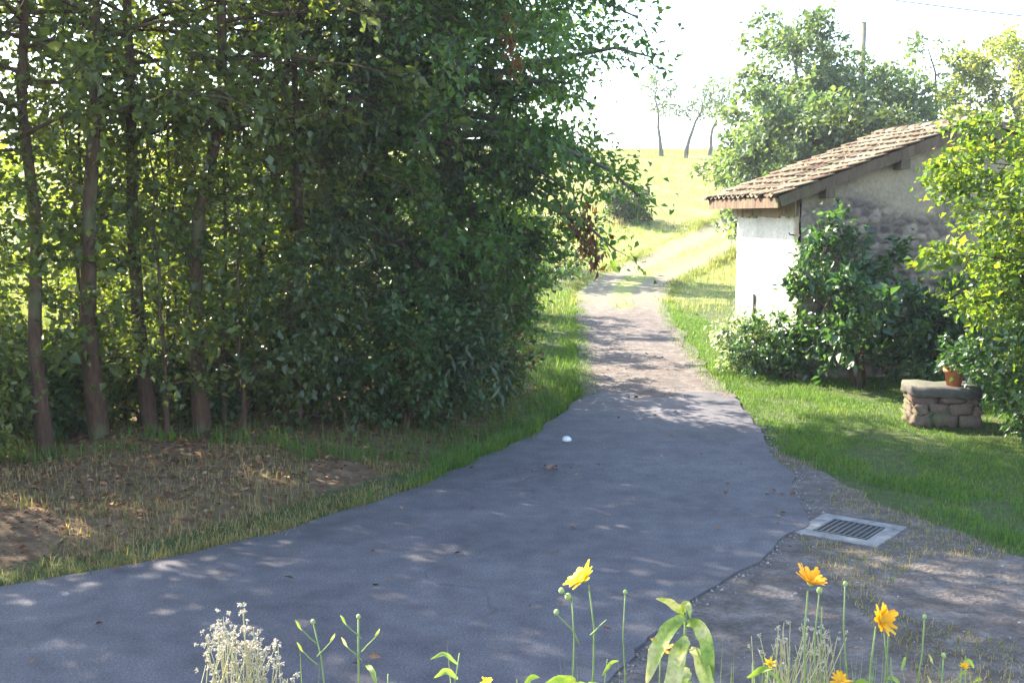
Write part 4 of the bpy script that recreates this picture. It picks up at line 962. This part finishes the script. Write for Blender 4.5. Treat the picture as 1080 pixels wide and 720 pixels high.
for (x, z, nrm, rad, mt, sd, lab) in [(.562, 1.634, (.1, -.6, .7), .014, 'petal', 4, 'small half open yellow flower low between the curled leaves and the tall golden daisy'),
                                   (.984, 1.628, (.3, -.4, .8), .012, 'petal_orange', 5, 'small orange bloom near the bottom right corner'),
                                   (.718, 1.594, (0, -.3, .9), .024, 'petal_orange', 6, 'orange bloom cut by the bottom edge below the tall golden daisy'),
                                   (-.054, 1.592, (-.2, -.3, .9), .016, 'petal', 7, 'yellow bloom barely rising over the bottom edge left of the leafy daisy'),
                                   (.325, 1.672, (-.3, -.5, .75), .028, 'petal_orange', 8, 'orange bloom half hidden among the big curled leaves')]:
    f = plant('yellow_flower', lab, 'flower', (x + .005, 2.32, BZ), GFl)
    add_stem(f, (0, 0, 0), loc(f, (x, 2.31, z - .008)), .0026, (.008, 0)); flower_head(f, loc(f, (x, 2.3, z)), nrm, rad, mt, sd, 13, .5)
# plant with big curled leaves
f = plant('curled_leaf_plant', 'stem with large yellow green leaves curling down in the foreground', 'plant', (.395, 2.25, BZ))
add_stem(f, (0, 0, 0), loc(f, (.368, 2.25, 1.77)), .005, (.008, 0), 'stem')
for pts, w in [(((.365, 2.25, 1.765), (.35, 2.23, 1.785), (.325, 2.2, 1.815), (.295, 2.18, 1.825)), .026),
               (((.367, 2.25, 1.76), (.345, 2.22, 1.765), (.315, 2.19, 1.74), (.29, 2.17, 1.70), (.275, 2.16, 1.648)), .046),
               (((.37, 2.25, 1.745), (.385, 2.22, 1.762), (.402, 2.19, 1.742), (.408, 2.17, 1.69), (.405, 2.16, 1.64)), .042),
               (((.366, 2.25, 1.77), (.362, 2.24, 1.79), (.366, 2.22, 1.80), (.37, 2.2, 1.775)), .024),
               (((.375, 2.25, 1.71), (.355, 2.2, 1.725), (.335, 2.16, 1.69), (.32, 2.13, 1.63), (.31, 2.12, 1.57)), .05),
               (((.38, 2.25, 1.69), (.39, 2.2, 1.70), (.40, 2.15, 1.66), (.415, 2.12, 1.60), (.42, 2.1, 1.55)), .044),
               (((.38, 2.25, 1.64), (.35, 2.19, 1.655), (.32, 2.15, 1.63), (.30, 2.12, 1.575)), .05),
               (((.38, 2.25, 1.6), (.36, 2.18, 1.64), (.35, 2.14, 1.61), (.345, 2.12, 1.55)), .04)]:
    ribbon(f, [loc(f, q) for q in pts], w)
# nodding bud stems
for q, (x, z, dx, lab) in enumerate([(.245, 1.797, -.045, 'single nodding bud on a curved stem between yellow daisy and curled leaves'), (-.432, 1.731, .03, 'green budding stem with side shoots right of the white fluffy plant'), (-.333, 1.742, .012, 'straight green budding stem, right hand one of the pair on the left'),
                                (.720, 1.816, .01, 'thin stem with pale bud between the two golden daisies'), (.895, 1.742, -.05, 'lone thin bud stem right of the sideways golden daisy'), (.94, 1.655, .0, 'short leafy bud shoot near the bottom right corner')]):
    f = plant('bud_stem', lab, 'plant', (x + dx, 2.32, BZ), 'flower stems still in bud')
    top = loc(f, (x, 2.3, z)); add_stem(f, (0, 0, 0), top, .0024 if q != 2 else .0034, (.01, 0)); bud(f, top, .005)
    if q in (1, 2, 5):
        for s, h_ in ((-1, .05), (1, .08), (-1, .10)):
            k = 1 - h_ / top[2]; m0 = (top[0] * k + .004, top[1] * k, top[2] * k); add_stem(f, m0, (m0[0] + s * .03, m0[1] - .01, m0[2] + .035), .0018)
            ribbon(f, [(m0[0] + s * .03, m0[1] - .01, m0[2] + .035), (m0[0] + s * .038, m0[1] - .012, m0[2] + .05), (m0[0] + s * .042, m0[1] - .014, m0[2] + .058)], .008)
# fluffy white seed heads
def fluffy(name, label, base, tips, rr, ms, fl):
    f = plant(name, label, 'plant', base)
    st_ = MB(); hd = NB(); r = np.random.default_rng(rr)
    for (x, y, z) in tips:
        t = np.array(loc(f, (x, y, z))); b0 = np.array([r.normal(0, .03), r.normal(0, .02), 0]); P = stem_pts(b0, t, (r.normal(0, .045), r.normal(0, .03)), 6)
        st_.tube(P, np.linspace(.0018, .0009, 6), 4, False)
        for k in range(ms):
            c = t + r.normal(0, .009, 3); m_ = fl; p = c + r.normal(0, m_ * .5, (14, 3)); d = unit(r.normal(0, 1, (14, 3)))
            V, T = leaf_geo(p, d, unit(r.normal(0, 1, (14, 3))), r.uniform(.6, 1.2, 14) * m_ * 1.6, r.uniform(.6, 1.2, 14) * m_); hd.add(V, None, T)
    st_.build('stems', M['stem_dry'], f); hd.build('seed_heads', M['fluff'], f)
r = np.random.default_rng(33)
tp = []
for k in range(80):
    x = r.uniform(-.665, -.485); top = np.interp(x, [-.67, -.64, -.60, -.56, -.5, -.48], [1.69, 1.735, 1.75, 1.70, 1.67, 1.63]); tp.append((x, 2.3 + r.normal(0, .04), top - abs(r.normal(0, .07))))
fluffy('fluffy_seed_plant', 'bushy dry plant covered in white fluffy seed heads at bottom left', (-.58, 2.3, BZ), tp, 3, 3, .0036)
tp = [(r.normal(.635, .055), 2.36 + r.normal(0, .04), 1.66 + r.normal(0, .022)) for k in range(60)]
fluffy('white_flower_cluster', 'airy cluster of tiny whitish flowers behind the tall golden daisy stems', (.64, 2.36, BZ), tp, 4, 1, .0035)
tp = [(r.uniform(-.5, -.0), 2.32 + r.normal(0, .03), 1.595 + abs(r.normal(0, .006))) for k in range(10)]
# thin grass stalks of the bed
P = np.column_stack([np.concatenate([r.normal(.68, .09, 130), r.uniform(-.6, 1.2, 60)]), 2.32 + r.normal(0, .05, 190)])
V, Q, T = blades(np.column_stack([P, np.full(190, BZ)]), r.uniform(.5, .66, 190), r.uniform(.003, .006, 190), .12, r)
o = mesh_obj('bed_grass', V, [(4, Q), (3, T)], M['plant_leaf']); o['kind'] = 'stuff'

rr_ = random.Random(8)
for q in range(9):
    x = [-.30, -.12, .02, .20, .52, .60, .74, .86, 1.02][q]; h_ = rr_.uniform(.56, .63)
    f = plant('weed', 'leafy weed %s' % ['behind the left budding stems', 'low at the bottom edge left of centre', 'at the bottom edge just left of the leafy daisy', 'beside the single nodding bud', 'left of the small half open flower', 'at the foot of the tall golden daisy', 'between the two golden daisies', 'right of the sideways golden daisy', 'near the bottom right corner'][q], 'weed', (x, 2.33, BZ), 'weeds among the flowers')
    add_stem(f, (0, 0, 0), (rr_.uniform(-.03, .03), rr_.uniform(-.02, .02), h_), .0022, (rr_.uniform(-.02, .02), 0))
    for k in range(7):
        z = h_ * (.62 + .055 * k); a = rr_.uniform(0, 6.28); l = rr_.uniform(.035, .07)
        ribbon(f, [(0, 0, z), (math.cos(a) * l * .5, math.sin(a) * l * .5, z + l * .45), (math.cos(a) * l, math.sin(a) * l, z + l * rr_.uniform(.1, .6))], rr_.uniform(.012, .02), 'plant_leaf')

# ------------------------------------------------------------------ thin haze volume, added to imitate veiling glare
b = MB(); b.box((60, 140, 12), (900, 420, 34))
m, nt, out = nmat('haze'); pv = nt.nodes.new('ShaderNodeVolumePrincipled'); pv.inputs['Color'].default_value = (.93, .96, 1, 1); pv.inputs['Density'].default_value = .0007; pv.inputs['Anisotropy'].default_value = .3
L(nt, pv.outputs[0], out.inputs['Volume']); hzb = b.build('haze', m); hzb['kind'] = 'stuff'

# ------------------------------------------------------------------ light, camera
AZ, EL = R(35), R(38)      # sun from the left and a little ahead
S = Vector((-math.cos(AZ) * math.cos(EL), math.sin(AZ) * math.cos(EL), math.sin(EL)))
w = bpy.data.worlds.new('World'); bpy.context.scene.world = w; w.use_nodes = True
nt = w.node_tree; sk = nt.nodes.new('ShaderNodeTexSky'); sk.sky_type = 'NISHITA'; sk.sun_disc = False
sk.sun_elevation = EL; sk.sun_rotation = -(math.pi / 2 - AZ); sk.dust_density = 1.0; sk.air_density = 1.0; sk.ozone_density = 1.0
nt.links.new(sk.outputs[0], nt.nodes['Background'].inputs[0]); nt.nodes['Background'].inputs[1].default_value = .15
sl = bpy.data.lights.new('sun', 'SUN'); sl.energy = 5.0; sl.angle = R(.6); sl.color = (1, .92, .78)
so = bpy.data.objects.new('sun', sl); C.objects.link(so); so.rotation_euler = S.to_track_quat('Z', 'Y').to_euler(); so.location = (-20, 20, 30)
cd = bpy.data.cameras.new('camera'); co = bpy.data.objects.new('camera', cd); C.objects.link(co)
co.location = (0, 0, 2.6); co.rotation_euler = (R(90) - math.atan(130 / 1158), 0, 0)
cd.sensor_width = 36; cd.lens = 36 * 1158 / 1080; cd.clip_start = .05; cd.clip_end = 4000
sc = bpy.context.scene; sc.camera = co
sc.view_settings.view_transform = 'Standard'; sc.view_settings.look = 'None'; sc.view_settings.gamma = 1
sc.view_settings.exposure = 2.75
sc.cycles.use_denoising = True
sc.cycles.max_bounces = 8; sc.cycles.transmission_bounces = 4; sc.cycles.diffuse_bounces = 4
